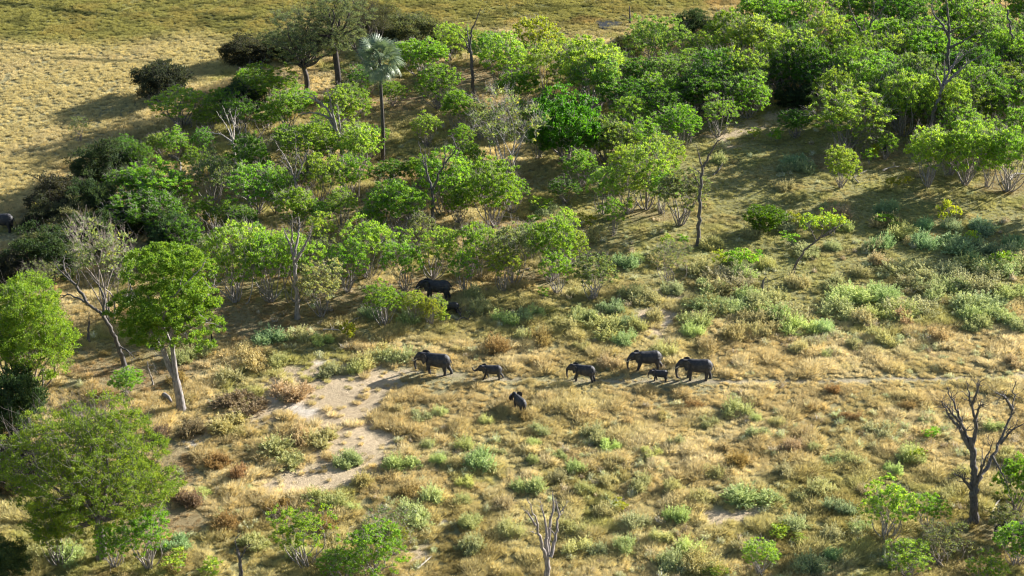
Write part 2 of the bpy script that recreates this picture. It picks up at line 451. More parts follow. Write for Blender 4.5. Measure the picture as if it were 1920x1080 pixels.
# ------------------------------------------------------------------ labels
LAND = [("the fan palm", 712, 190), ("the elephant with raised trunk", 922, 692), ("the small elephant turning away", 973, 755),
        ("the leading elephant", 818, 677), ("the third elephant in line", 1094, 700), ("the smallest elephant calf", 1237, 702),
        ("the last elephant in line", 1307, 692), ("the half hidden big elephant", 820, 535),
        ("the big forked dead tree", 1830, 850), ("the bottom edge bare tree", 1025, 1000), ("the tall dead trunk", 886, 110),
        ("the tall thin dead stem", 1311, 380), ("the bent leaning tree", 1510, 470), ("the pale sand clearing", 640, 800),
        ("the pale forked trunk", 320, 600), ("the huge feathery tree", 185, 880), ("the wood's big dead tree", 1765, 150),
        ("the plain's round dark bush", 297, 150), ("the dark waterhole", 1140, 45), ("the grey twiggy tree", 945, 250),
        ("the lone spreading tree", 1590, 215), ("the dense round bright bush", 1437, 410), ("the dense dark green tree", 1060, 235),
        ("the elephant at the left edge", 15, 415), ("the small lone slope tree", 1576, 310), ("the tall olive tree", 600, 70),
        ("the elephant at the right edge", 1900, 990)]
PENDING = []
ORD = ["", "second nearest", "third nearest", "fourth nearest", "fifth nearest", "sixth nearest", "seventh nearest", "eighth nearest", "ninth nearest", "tenth nearest", "eleventh nearest", "twelfth nearest"]
def auto_label(o, look, noun, u, v, cat, group):
    o["category"] = cat; o["group"] = group
    PENDING.append((o, look, noun, u, v))
def finish_labels():
    cells = {}
    for o, look, noun, u, v in PENDING:
        best = min(LAND, key=lambda l: math.hypot(l[1] - u, (l[2] - v) * 1.3))
        dx, dy = u - best[1], v - best[2]
        a = (math.degrees(math.atan2(-dy, dx)) + 360) % 360
        d = ["right of", "up and right of", "above", "up and left of", "left of", "down and left of", "below", "down and right of"][int((a + 22.5) // 45) % 8]
        cells.setdefault((noun, best[0], d), []).append((math.hypot(dx, dy), o, look))
    for (noun, lm, d), L in cells.items():
        L.sort(key=lambda t: t[0])
        for i, (_, o, look) in enumerate(L):
            tail = f"{noun} {d} {lm}"
            if i: tail += ", " + (ORD[i] if i < len(ORD) else f"{i+1}th nearest")
            elif len(L) > 1: tail += ", nearest"
            lk = look.split()
            while len(lk) > 1 and len((" ".join(lk) + " " + tail).replace("-", " ").split()) > 16: lk.pop(0)
            w = " ".join(lk) + " " + tail
            o["label"] = w

def empty(name, loc, rz=0., sc_=(1, 1, 1)):
    o = bpy.data.objects.new(name, None); COL.objects.link(o); o.location = loc; o.rotation_euler = (0, 0, rz); o.scale = sc_
    o.empty_display_size = .5
    return o
def link(name, me, parent=None, color=None):
    o = bpy.data.objects.new(name, me); COL.objects.link(o)
    if parent: o.parent = parent
    if color: o.color = (*color, 1)
    return o
def tag(o, label, cat, group=None, kind=None):
    if label: o["label"] = label
    if cat: o["category"] = cat
    if group: o["group"] = group
    if kind: o["kind"] = kind

# ------------------------------------------------------------------ ground sheet
def axis(fine0, fine1, step, far0, far1, grow=1.35):
    a = list(np.arange(fine0, fine1 + 1e-6, step)); s = step
    while a[-1] < far1: s *= grow; a.append(a[-1] + s)
    s = step
    while a[0] > far0: s *= grow; a.insert(0, a[0] - s)
    return np.array(a)
gx = axis(-125, 125, .8, -6000, 6000); gy = axis(165, 420, .85, -3000, 9000)
GX, GY = np.meshgrid(gx, gy); X = GX.ravel(); Y = GY.ravel()
fade = sm(600, 150, np.abs(X)) * sm(1500, 450, Y)
Z = gz(X, Y) * fade
nx, ny = len(gx), len(gy)
ii = (np.arange(ny - 1)[:, None] * nx + np.arange(nx - 1)[None, :]).ravel()
mb = MB(); mb.quads(np.stack([X, Y, Z], 1), np.stack([ii, ii + 1, ii + nx + 1, ii + nx], 1))
gme = mb.mesh("ground", M_GROUND, True)
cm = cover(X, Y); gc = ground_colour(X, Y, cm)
# waterhole: wet dark mud in a pale trampled ring
u, v = cm['u'], cm['v']
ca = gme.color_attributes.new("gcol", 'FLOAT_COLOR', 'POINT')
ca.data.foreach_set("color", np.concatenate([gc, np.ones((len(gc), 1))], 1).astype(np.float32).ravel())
ground = link("ground", gme); ground["kind"] = "structure"

# waterhole pool
wx, wy = px(1140, 47)
wbm = MB(); a = np.linspace(0, 2 * np.pi, 28, endpoint=False); rr = 1 + .18 * np.sin(3 * a + 1) + .1 * np.sin(7 * a)
wbm.quads(np.vstack([np.stack([wx + 2.3 * rr * np.cos(a), wy + 3.0 * rr * np.sin(a), np.full(28, .22)], 1), [[wx, wy, .22]]]),
          np.array([[j, (j + 1) % 28, 28] for j in range(28)]))
mw, nt_, b_ = new_mat("dark_water"); b_.inputs["Base Color"].default_value = (.012, .014, .013, 1); b_.inputs["Roughness"].default_value = .6
wn_ = N(nt_, "ShaderNodeTexNoise"); wn_.inputs["Scale"].default_value = 3; bq = N(nt_, "ShaderNodeBump"); bq.inputs["Strength"].default_value = .2
nt_.links.new(wn_.outputs["Fac"], bq.inputs["Height"]); nt_.links.new(bq.outputs[0], b_.inputs["Normal"])
wo = link("water", wbm.mesh("water", mw)); wo["kind"] = "structure"

# ------------------------------------------------------------------ elephants
def ell_rings(mb, secs, k=14):
    "closed loft of ellipses: (x, y, z, half width, half height)"
    ang = np.linspace(0, 2 * np.pi, k, endpoint=False); V = []
    for x, y, z, w, h in secs:
        V.append(np.stack([np.full(k, x), y + w * np.cos(ang), z + h * np.sin(ang)], 1))
    n = len(secs); i0 = (np.arange(n - 1)[:, None] * k + np.arange(k)[None]).ravel(); i1 = (np.arange(n - 1)[:, None] * k + (np.arange(k)[None] + 1) % k).ravel()
    mb.quads(np.concatenate(V), np.stack([i0, i0 + k, i1 + k, i1], 1))
    for s_, e in ((0, 1), (n - 1, -1)):
        x, y, z, w, h = secs[s_]
        mb.quads(np.vstack([V[s_], [x, y, z]]), np.array([[j, (j + 1) % k, k] if e > 0 else [(j + 1) % k, j, k] for j in range(k)]))

def smooth_path(P, n):
    P = np.array(P, float); t = np.arange(len(P)); tt = np.linspace(0, len(P) - 1, n); out = np.zeros((n, P.shape[1]))
    for c in range(P.shape[1]):
        out[:, c] = np.interp(tt, t, P[:, c])
    for _ in range(2):
        out[1:-1] = (out[:-2] + 2 * out[1:-1] + out[2:]) / 4
    return out

HERD = []
def elephant(u, v, size, head, legs, trunk, label, ear=.42, tusk=True, tail=.25, calf=False, head_dz=0.):
    "legs: foot swing (m, + is backwards) and lift for near-front, far-front, near-hind, far-hind"
    mb = MB()
    hw = .92 if calf else 1.0
    ell_rings(mb, [(-1.5, 0, 1.88, .22, .30), (-1.35, 0, 1.86, .40, .52), (-1.0, 0, 1.80, .50, .70), (-.5, 0, 1.70, .60, .76), (0, 0, 1.66, .67, .80),
                   (.5, 0, 1.70, .68, .80), (.95, 0, 1.74, .60, .76), (1.28, 0, 1.68, .44, .60), (1.48, 0, 1.62, .22, .32)])
    hz = head_dz; hs = 1.12 if calf else 1.0
    # neck, head, brow, jaw
    ell_rings(mb, [(-1.2, 0, 1.95, .36, .46), (-1.5, 0, 2.02 + hz * .5, .34, .42), (-1.8, 0, 2.05 + hz, .36 * hs, .44 * hs), (-2.05, 0, 2.02 + hz, .34 * hs, .42 * hs),
                   (-2.28, 0, 1.92 + hz, .25 * hs, .33 * hs), (-2.42, 0, 1.80 + hz, .15, .20)])
    ell_rings(mb, [(-1.6, 0, 1.72 + hz, .2, .22), (-1.9, 0, 1.60 + hz, .19, .20), (-2.12, 0, 1.50 + hz, .13, .12), (-2.25, 0, 1.47 + hz, .07, .06)], 10)
    T = smooth_path([(-2.12, 0, 1.92 + hz)] + [(a, 0, b + hz) for a, b in trunk], 18)
    tube(mb, T, np.interp(np.linspace(0, 1, 18), [0, .15, .5, 1], [.27, .22, .14, .075]), 10)
    for (sx, lift), (bx, by, hind) in zip(legs, [(-.98, -.34, 0), (-.98, .34, 0), (.98, -.32, 1), (.98, .32, 1)]):
        if hind:
            P = [(bx - .05, by, 1.75), (bx - .05 + .12 * sx, by, 1.25), (bx - .08 + .35 * sx - .1 * lift, by, .9), (bx + .10 + .75 * sx + .15 * lift, by, .50 + lift * .6), (bx + .04 + 1.0 * sx, by, .12 + lift), (bx + .02 + sx, by, .0 + lift)]
            R = [.36, .33, .25, .175, .165, .19]
        else:
            P = [(bx, by, 1.75), (bx + .12 * sx, by, 1.3), (bx + .42 * sx - .12 * lift, by, .85), (bx + .75 * sx - .1 * lift, by, .45 + lift * .4), (bx + 1.0 * sx, by, .12 + lift), (bx + sx - .02, by, .0 + lift)]
            R = [.28, .26, .205, .165, .16, .185]
        tube(mb, smooth_path(P, 12), np.interp(np.linspace(0, 5, 12), range(6), R), 10)
    me0 = mb.mesh("body_raw", M_HIDE)
    tmp = bpy.data.objects.new("tmp", me0); COL.objects.link(tmp)
    rm = tmp.modifiers.new("r", 'REMESH'); rm.mode = 'VOXEL'; rm.voxel_size = .06
    smd = tmp.modifiers.new("s", 'SMOOTH'); smd.factor = .5; smd.iterations = 4
    dg = bpy.context.evaluated_depsgraph_get(); me = bpy.data.meshes.new_from_object(tmp.evaluated_get(dg)); me.name = "body"
    bpy.data.objects.remove(tmp); bpy.data.meshes.remove(me0)
    me.materials.clear(); me.materials.append(M_HIDE); me.polygons.foreach_set("use_smooth", np.ones(len(me.polygons), bool))
    x, y = px(u, v); HERD.append((x, y, size)); size *= 1.03
    root = empty("elephant", (x, y, float(gz(x, y)) - .05), -math.radians(head), (size,) * 3)
    link("body", me, root)
    # ears: broad leaf-shaped flaps swept back from the head
    prof = [(0, 0), (-.02, .22), (.12, .40), (.38, .46), (.66, .40), (.86, .18), (.88, -.12), (.74, -.42), (.52, -.70), (.36, -.84), (.20, -.66), (.08, -.36)]
    for s in (-1, 1):
        eb = MB(); n = len(prof); cxm, czm = .38, -.08; V = []
        for side in (0, 1):
            for ring in (1.0, .62, .28):
                for (ex, ez) in prof:
                    xx = cxm + (ex - cxm) * ring; zz = czm + (ez - czm) * ring
                    out = xx * math.sin(ear) + .05 * math.sin(xx * 5 + zz * 3) + .03 * math.cos(zz * 6)
                    th = .022 * (1 if side == 0 else -1) * (0.5 if ring == 1.0 else 1)
                    V.append((-1.78 + xx * math.cos(ear), s * (.36 * hs + out + th), 2.06 + hz + zz))
            V.append((-1.78 + cxm * math.cos(ear), s * (.36 * hs + cxm * math.sin(ear) + (.022 if side == 0 else -.022)), 2.06 + hz + czm))
        h = 3 * n + 1; Q = []; Tt = []
        for side in (0, 1):
            o_ = side * h
            for r_ in (0, 1):
                for j in range(n): Q.append((o_ + r_ * n + j, o_ + r_ * n + (j + 1) % n, o_ + (r_ + 1) * n + (j + 1) % n, o_ + (r_ + 1) * n + j))
            for j in range(n): Tt.append((o_ + 2 * n + j, o_ + 2 * n + (j + 1) % n, o_ + 3 * n))
        for j in range(n): Q.append((j, (j + 1) % n, h + (j + 1) % n, h + j))
        eb.quads(V, Q); eb.F.append(np.array(Tt)); eb.T.append(np.full(len(Tt), .5)); eb.Mi.append(np.zeros(len(Tt)))
        link("ear", eb.mesh("ear", M_HIDE, True), root)
        if tusk:
            tb = MB(); tube(tb, smooth_path([(-2.2, s * .17, 1.72 + hz), (-2.42, s * .24, 1.50 + hz), (-2.66, s * .26, 1.40 + hz), (-2.88, s * .22, 1.44 + hz)], 8), np.linspace(.055, .018, 8), 8)
            link("tusk", tb.mesh("tusk", M_IVORY, True), root)
        yb = MB(); ell_rings(yb, [(-2.2, s * .30 * hs, 2.0 + hz, .01, .01), (-2.17, s * .30 * hs, 2.0 + hz, .03, .03), (-2.13, s * .30 * hs, 2.0 + hz, .01, .01)], 6)
        link("eye", yb.mesh("eye", M_EYE, True), root)
    tb = MB(); TP = smooth_path([(1.40, 0, 2.05), (1.56, .02, 1.75), (1.56 + tail * .6, .03, 1.3), (1.55 + tail, .02, .95)], 9)
    tube(tb, TP, np.linspace(.06, .022, 9), 6); tl = link("tail", tb.mesh("tail", M_HIDE, True), root)
    rng = np.random.default_rng(int(u)); fb = MB(); e = TP[-1]
    for _ in range(14):
        d = np.array([rng.uniform(-.1, .2), rng.uniform(-.1, .1), -1]) * rng.uniform(.15, .3)
        tube(fb, np.array([e, e + d]), [.012, .004], 3)
    link("tail_tuft", fb.mesh("tail_tuft", M_TUFT), tl)
    tag(root, label, "elephant", "elephants crossing the dry grassland")
    return root

HANG = [(-2.45, 1.65), (-2.52, 1.3), (-2.54, .95), (-2.50, .6), (-2.42, .35), (-2.38, .25)]
CURL = [(-2.45, 1.65), (-2.5, 1.25), (-2.5, .8), (-2.46, .4), (-2.38, .18), (-2.2, .10), (-2.1, .16)]
UP = [(-2.45, 1.72), (-2.68, 1.50), (-2.95, 1.45), (-3.15, 1.60), (-3.22, 1.85), (-3.30, 2.05), (-3.42, 2.08)]
SHORT = [(-2.42, 1.65), (-2.5, 1.3), (-2.5, .95), (-2.38, .7), (-2.25, .66)]
elephant(820, 700, 1.13, 14, [(.25, 0), (-.25, 0), (-.1, 0), (.5, .05)], HANG, "big adult elephant with pale tusks leading the line at the left end of the trail")
elephant(924, 709, .76, 2, [(-.5, 0), (.25, 0), (.0, 0), (.62, .12)], UP, "young elephant with its trunk curled up in the air walking behind the leader", ear=.55, tusk=False, calf=True)
elephant(1096, 715, .88, 14, [(-.15, 0), (-.45, 0), (.12, 0), (.3, 0)], HANG, "medium elephant walking alone in mid line with its long shadow in front", tusk=False)
elephant(1216, 693, 1.05, -8, [(-.45, 0), (-.1, .12), (.0, 0), (.62, .1)], HANG, "adult elephant striding above the smallest calf with one hind leg stretched back")
elephant(1238, 713, .60, 3, [(-.25, 0), (.35, .1), (.1, 0), (.3, .08)], SHORT, "smallest elephant calf walking just below a striding adult", ear=.4, tusk=False, calf=True)
elephant(1310, 711, 1.10, 4, [(.05, 0), (-.2, 0), (-.25, 0), (.28, 0)], CURL, "adult elephant last in the line with its trunk tip curled on the ground")
elephant(975, 771, .76, 62, [(.1, .25), (-.3, 0), (.25, 0), (-.3, 0)], SHORT, "small elephant below the trail turning away with its ears spread wide", ear=1.15, tusk=False, calf=True, tail=.45)
elephant(822, 562, 1.12, 4, [(-.3, 0), (.1, 0), (-.1, 0), (.3, 0)], HANG, "big elephant half hidden behind leafy shrubs above the line", ear=.3)
elephant(848, 586, .60, 2, [(-.3, 0), (.2, 0), (-.1, 0), (.45, 0)], HANG, "elephant calf behind a fallen branch just below the half hidden adult", ear=.35, tusk=False, calf=True)
elephant(6, 434, 1.12, 3, [(-.2, 0), (.1, 0), (-.1, 0), (.3, 0)], HANG, "dark elephant in shade cut off by the left edge of the photo")
elephant(1912, 1018, 1.05, 6, [(-.3, 0), (.1, 0), (-.1, 0), (.3, 0)], HANG, "elephant behind shrubs at the right edge near the big forked dead tree", ear=.3)

# ------------------------------------------------------------------ fan palm
def palm(u, v, vtop):
    rng = np.random.default_rng(5); x, y = px(u, v); H = float(at_depth(u, vtop, y)[2])
    root = empty("fan_palm", (x, y, float(gz(x, y)))); dx = at_depth(u - 5, vtop, y)[0] - x
    t = np.linspace(0, 1, 46); P = np.stack([dx * t + .12 * np.sin(t * 5), .1 * np.sin(t * 3), t * H - .1], 1)
    R = (.30 - .08 * t + .05 * np.exp(-t * 14)) * (1 + .05 * (np.arange(46) % 2))
    mb = MB(); tube(mb, P, R, 12); link("trunk", mb.mesh("trunk", M_BARK, True), root, (.075, .066, .06))
    def frond(L, seed, droop):
        r = np.random.default_rng(seed); f = MB()
        PL = L * .46; pt = np.stack([np.linspace(0, PL, 6), np.zeros(6), -droop * .12 * np.linspace(0, 1, 6) ** 2 * PL], 1)
        tube(f, pt, np.linspace(.05, .03, 6), 5, mi=1)
        tip = pt[-1]; nseg = 34
        for i, a in enumerate(np.linspace(-2.2, 2.2, nseg)):
            l = L * .43 * (1 - .12 * abs(a)) * r.uniform(.9, 1.05); pts = []
            for s in np.linspace(0, 1, 6):
                dn = -droop * .38 * l * s ** 2.1 - abs(a) * .09 * l * s
                pts.append(tip + np.array([math.cos(a) * l * s * (1 - .12 * s), math.sin(a) * l * s, dn + .06 * l * s * (i % 2)]))
            pts = np.array(pts); sd_ = np.array([-math.sin(a), math.cos(a), .25 * (1 if i % 2 else -1)])
            w = np.array([.02, .06, .075, .06, .035, .005])[:, None] * sd_[None]
            V = np.concatenate([pts - w, pts + w]); Q = [[j, j + 1, j + 7, j + 6] for j in range(5)]
            f.quads(V, Q, np.full(5, r.uniform(.2, .9)))
        return f.mesh("frond", [M_PALM, M_BARK])
    fr = [frond(5.1, 40 + i, .9 + .6 * i) for i in range(4)]
    top = P[-1]
    n = 40
    for i in range(n):
        f = i / n; el = math.radians(78 - 118 * f ** 1.05 + rng.uniform(-8, 8)); az = i * 2.39996 + rng.uniform(-.2, .2)
        o = link("frond", fr[min(3, int(f * 3.2 + rng.uniform(0, .9)))], root, (.20, .26, .17))
        o.location = top + np.array([0, 0, -.2 - .7 * f]); o.rotation_euler = (rng.uniform(-.3, .3), -el, az); s = rng.uniform(.8, 1.05) * (.8 + .25 * math.sin(math.pi * min(1, f + .2))); o.scale = (s, s, s)
    for i in range(7):   # withered fronds hanging on the stem
        o = link("frond", fr[3], root, (.30, .20, .10)); o.location = top + np.array([0, 0, -1.2]); o.rotation_euler = (0, math.radians(70 + rng.uniform(0, 14)), i * .95 + rng.uniform(0, .4)); s = rng.uniform(.4, .6); o.scale = (s, s * .45, s)
    tag(root, "tall slender fan palm with silvery blue-green crown rising above the green trees", "palm tree")
M_PALM = make_leaf_mat("palm_leaf", trans=.22, rough=.38, spec=.5, hue=(1.3, 1.2, 1.0))
palm(718, 304, 107)

# ------------------------------------------------------------------ traced dead trees (each limb has its own depth and thickness)
def dead_tree(base, limbs, r, label, name="dead_tree", cat="dead tree", color=(.17, .145, .13), twigs=10, seed=0, twig_len=1.2, group=None, lf=1.3):
    "limbs: list of pixel polylines; the first is the trunk and starts at the base"
    rng = np.random.default_rng(seed + int(base[0])); x0, y0 = px(*base); r = r * 1.3 if r < .3 else r; z0 = float(gz(x0, y0))
    root = empty(name, (x0, y0, z0)); first = None
    for i, L in enumerate(limbs):
        slope = 0 if i == 0 else rng.uniform(-.75, .75)
        P = []; acc = 0; prev = None
        if i > 0:
            d = [np.linalg.norm(first[:, :3] - at_depth(*L[0], y0), axis=1)]; sy = first[np.argmin(d[0])][1] - y0
        else: sy = 0
        for (a, b) in L:
            q = at_depth(a, b, y0 + sy + slope * acc)
            if prev is not None: acc += np.linalg.norm(q - prev) * .9
            q = at_depth(a, b, y0 + sy + slope * acc); prev = q; P.append(q)
        P = np.array(P)
        if i == 0: P[0][2] = z0 - .1; first = P.copy()
        n = max(8, 5 * len(P)); Pt = smooth_path(P, n); Lm = np.linalg.norm(P[-1] - P[0])
        Pt[1:-1] += rng.normal(size=(n - 2, 3)) * .008 * Lm
        r0 = r if i == 0 else r * lf * (.48 if len(L) > 3 else .38) * min(1, .35 + Lm / 7)
        R = np.linspace(r0, max(.025, r0 * (.55 if i == 0 and len(limbs) > 1 else .16)), n)
        if i == 0: R[0] *= 1.45; R[1] *= 1.18
        mb = MB(); tube(mb, Pt - np.array([x0, y0, z0]), R, 8, jitter=.07, rng=rng)
        for _ in range(twigs if i else twigs // 3):
            k = rng.integers(n // 3, n); a = Pt[k] - np.array([x0, y0, z0]); T = unit(Pt[min(k, n - 1)] - Pt[k - 1])
            d = unit(T * .7 + rng.normal(size=3) * .6 + np.array([0, 0, .25])); l = twig_len * rng.uniform(.3, 1)
            c = curve(a, a + d * l, 5, rng, .12); rr_ = min(R[k] * .6, .085) * rng.uniform(.7, 1.1)
            tube(mb, c, np.linspace(rr_, .012, 5), 4)
            for _k in range(2):
                m = c[rng.integers(1, 4)]; d2 = unit(d + rng.normal(size=3) * .6)
                tube(mb, curve(m, m + d2 * l * rng.uniform(.25, .5), 3, rng, .1), [rr_ * .55, rr_ * .4, .008], 3)
        link("trunk" if i == 0 else "branch", mb.mesh("limb", M_BARK, True), root, color)
    tag(root, label, cat, group or "dead and leafless trees")
    return root

GREY = (.24, .215, .20); DARK = (.115, .105, .10); PALE = (.42, .38, .34)
dead_tree((1824, 978), [[(1824, 978), (1826, 930), (1826, 900), (1824, 860), (1822, 820)], [(1823, 870), (1818, 830), (1805, 795), (1790, 760), (1775, 725)],
    [(1822, 835), (1832, 800), (1822, 760), (1812, 715)], [(1826, 915), (1850, 880), (1875, 830), (1898, 770), (1905, 715)], [(1805, 798), (1785, 775), (1768, 755)],
    [(1826, 790), (1838, 760), (1845, 758)], [(1832, 905), (1845, 865), (1862, 828)], [(1822, 918), (1805, 895), (1785, 888)], [(1876, 832), (1895, 808), (1918, 795)],
    [(1898, 768), (1885, 745), (1865, 735)], [(1818, 840), (1798, 800), (1780, 780), (1765, 752)], [(1860, 855), (1875, 880), (1888, 905)], [(1822, 760), (1832, 735), (1838, 715)]],
    .5, "big dark forked dead tree with bare jagged branches at the lower right", color=DARK, twigs=14, twig_len=1.9, lf=1.1)
dead_tree((1026, 1100), [[(1026, 1100), (1026, 1050), (1024, 1010)], [(1025, 1050), (1012, 1010), (1004, 975), (990, 935)], [(1028, 1040), (1030, 990), (1038, 945), (1036, 925)],
    [(1032, 1045), (1042, 1005), (1048, 965), (1062, 945)], [(1026, 1010), (1022, 975), (1012, 940)], [(1004, 985), (992, 965), (984, 958)], [(1048, 965), (1044, 948), (1040, 938)]],
    .26, "slim grey bare tree with upright branches cut by the bottom edge", color=(.26, .23, .22), twigs=6, twig_len=.9)
dead_tree((888, 180), [[(888, 180), (886, 140), (883, 105), (880, 85)], [(881, 90), (884, 60), (892, 40), (902, 14)], [(880, 86), (876, 60), (876, 42)], [(881, 98), (872, 75), (857, 60)],
    [(882, 100), (872, 90), (862, 84)], [(884, 120), (890, 112), (896, 106)]], .34, "tall dark straight dead trunk forking at the top among green trees", color=DARK, twigs=3, twig_len=1.2)
dead_tree((1309, 460), [[(1309, 460), (1311, 410), (1313, 360), (1318, 310)], [(1318, 320), (1310, 290), (1306, 272)], [(1320, 312), (1330, 290), (1345, 265), (1358, 258)], [(1317, 330), (1308, 320), (1300, 315)],
    [(1313, 350), (1304, 335), (1300, 320)]], .24, "tall thin dead stem with a few crooked top branches on the open slope", color=DARK, twigs=4, twig_len=1.1)
dead_tree((237, 694), [[(237, 694), (222, 650), (205, 610), (192, 590)], [(194, 592), (170, 575), (150, 560), (125, 552), (105, 556)], [(165, 570), (145, 540), (125, 515), (118, 495), (122, 478)],
    [(194, 590), (196, 560), (185, 535), (168, 515)], [(130, 525), (115, 510), (105, 500)], [(225, 650), (242, 660), (255, 675)], [(143, 540), (148, 520), (145, 508)]],
    .36, "leaning dark dead tree with crooked boughs left of the big forked tree", color=DARK, twigs=8, twig_len=1.6)
dead_tree((558, 596), [[(558, 596), (556, 550), (552, 500), (551, 480)], [(551, 485), (545, 460), (535, 440), (531, 425)], [(552, 480), (558, 450), (562, 425), (560, 405)], [(555, 490), (572, 460), (582, 440), (586, 420)],
    [(548, 455), (547, 430), (548, 410)], [(562, 480), (575, 455)]], .27, "bare grey trunk with upright prongs standing in front of shrubs at left", color=GREY, twigs=8, twig_len=1.1)
dead_tree((812, 438), [[(812, 438), (812, 420), (811, 385), (811, 355)], [(811, 358), (802, 330), (794, 305), (785, 265)], [(800, 325), (798, 300), (796, 275)], [(812, 356), (824, 325), (838, 300), (856, 278), (874, 262)],
    [(832, 308), (835, 290), (833, 272)], [(856, 278), (850, 262), (846, 255)]], .25, "dark vee shaped dead tree right of the fan palm foot", color=DARK, twigs=6, twig_len=1.2)
dead_tree((642, 326), [[(642, 326), (641, 300), (640, 272), (632, 245), (618, 225)], [(632, 245), (615, 205), (598, 190), (580, 183), (556, 184)], [(618, 224), (605, 215), (585, 210), (563, 214)], [(630, 240), (622, 205), (618, 180), (614, 172)],
    [(640, 270), (636, 225), (632, 190)], [(596, 190), (588, 178), (570, 172)]], .28, "arching grey dead tree with long curved limbs left of the palm", color=GREY, twigs=7, twig_len=1.3)
dead_tree((444, 332), [[(444, 332), (442, 310), (440, 285), (437, 262)], [(437, 265), (424, 235), (405, 208)], [(437, 262), (428, 225), (417, 198)], [(438, 262), (440, 230), (443, 200)], [(438, 268), (415, 252), (388, 247)], [(440, 272), (448, 250), (452, 240)],
    [(440, 235), (433, 215), (430, 205)]], .2, "pale grey dead tree with many splayed prongs at upper left", color=PALE, twigs=6, twig_len=1.0)
dead_tree((458, 300), [[(458, 300), (459, 265), (461, 232)], [(462, 295), (480, 268), (497, 240), (507, 228)], [(490, 252), (480, 235), (478, 228)]], .16, "thin dark dead stems just right of the pale pronged dead tree", color=DARK, twigs=6, twig_len=.9)
dead_tree((557, 406), [[(557, 406), (556, 384), (555, 350), (552, 330)], [(552, 335), (540, 305), (527, 285), (515, 262)], [(553, 332), (556, 300), (553, 250)], [(556, 335), (566, 310), (575, 290), (581, 268)], [(545, 320), (535, 310), (525, 300)], [(566, 312), (560, 290)]],
    .2, "three pronged bare grey tree above the row of shrubs", color=GREY, twigs=8, twig_len=1.0)
dead_tree((409, 468), [[(409, 468), (405, 440), (400, 425)], [(400, 426), (392, 405), (384, 395)], [(402, 432), (390, 420), (372, 405)], [(409, 460), (416, 440), (425, 423)], [(402, 430), (403, 410)]], .17, "small dark dead tree behind the crown of the big forked tree", color=DARK, twigs=6, twig_len=.9)
dead_tree((390, 462), [[(390, 462), (372, 455), (350, 440), (325, 423)], [(378, 458), (378, 440), (374, 428)], [(385, 460), (384, 440), (381, 426)]], .2, "slanting dark dead limb leaning over shrubs left of centre", color=DARK, twigs=4, twig_len=.8)
dead_tree((1745, 264), [[(1745, 264), (1746, 232), (1752, 205), (1762, 180), (1768, 160)], [(1766, 168), (1775, 145), (1790, 115), (1808, 88)], [(1770, 158), (1790, 140), (1815, 118), (1848, 98)], [(1766, 165), (1772, 140), (1770, 112)],
    [(1790, 120), (1805, 105), (1828, 90)], [(1765, 165), (1758, 145), (1752, 125)], [(1785, 128), (1795, 105), (1802, 90)]], .42, "big grey dead tree with a leaning trunk inside the right hand wood", color=(.19, .17, .17), twigs=8, twig_len=1.4)
dead_tree((1776, 200), [[(1776, 200), (1776, 150), (1778, 100), (1780, 58)], [(1780, 60), (1778, 30), (1774, 0), (1776, -25)], [(1778, 68), (1768, 48), (1752, 30), (1745, 12), (1750, 0)], [(1779, 62), (1760, 50), (1730, 49)], [(1782, 60), (1795, 52), (1812, 46)],
    [(1780, 90), (1800, 80), (1830, 62), (1848, 62)]], .4, "dark dead tree with a long upright prong at the top of the right hand wood", color=DARK, twigs=6, twig_len=1.4)
dead_tree((1624, 130), [[(1624, 130), (1623, 95), (1622, 66)], [(1622, 68), (1608, 48), (1594, 20), (1588, -10)], [(1624, 68), (1634, 45), (1638, 20), (1637, -8)], [(1634, 42), (1650, 25), (1662, 10)], [(1626, 72), (1618, 50), (1622, 30)]], .25,
    "dark vee shaped dead tree cut by the top edge over the wood", color=DARK, twigs=5, twig_len=1.4)
dead_tree((1647, 225), [[(1647, 225), (1649, 180), (1652, 140), (1655, 120)]], .2, "slim pale bare pole standing in the right hand wood", name="dead_pole", color=PALE, twigs=0)
dead_tree((1896, 170), [[(1896, 170), (1897, 125), (1899, 80), (1892, 40), (1890, 18)], [(1898, 85), (1905, 60), (1908, 45)]], .2, "thin dark bare stem at the far right of the wood", name="dead_pole", color=DARK, twigs=5)
dead_tree((1559, 176), [[(1559, 176), (1557, 155), (1556, 135)], [(1559, 150), (1562, 143)]], .62, "short pale tapering tree stump in the dark gap of the wood", name="tree_stump", cat="stump", color=PALE, twigs=0)
dead_tree((1181, 45), [[(1181, 45), (1181, 30), (1180, 12)], [(1181, 40), (1175, 33), (1168, 27)]], .16, "short bare dark stem standing beside the waterhole", name="dead_pole", color=DARK, twigs=2)
dead_tree((1428, 550), [[(1428, 550), (1429, 538), (1431, 526)], [(1431, 527), (1435, 519), (1439, 522), (1438, 545)], [(1429, 540), (1425, 532)]], .2, "small dark looped stump among the sage bushes on the right", name="tree_stump", cat="stump", color=DARK, twigs=2, twig_len=.5)
dead_tree((397, 650), [[(397, 650), (397, 635), (396, 622)]], .2, "short black burnt stump right of the big forked tree", name="tree_stump", cat="stump", color=(.03, .028, .027), twigs=0)
dead_tree((166, 640), [[(166, 640), (166, 610), (168, 585)]], .16, "slim dark bare stem between the left edge tree and the leaning dead tree", name="dead_pole", color=DARK, twigs=2)
dead_tree((287, 720), [[(287, 720), (283, 705), (277, 690), (276, 678)], [(283, 702), (292, 690)]], .09, "thin grey crooked dead sapling left of the forked trunk", color=GREY, twigs=4, twig_len=.8)
dead_tree((1660, 285), [[(1660, 285), (1661, 265), (1662, 240)]], .26, "short dark trunk standing under the edge of the right hand wood", name="dead_pole", color=(.05, .045, .04), twigs=2)
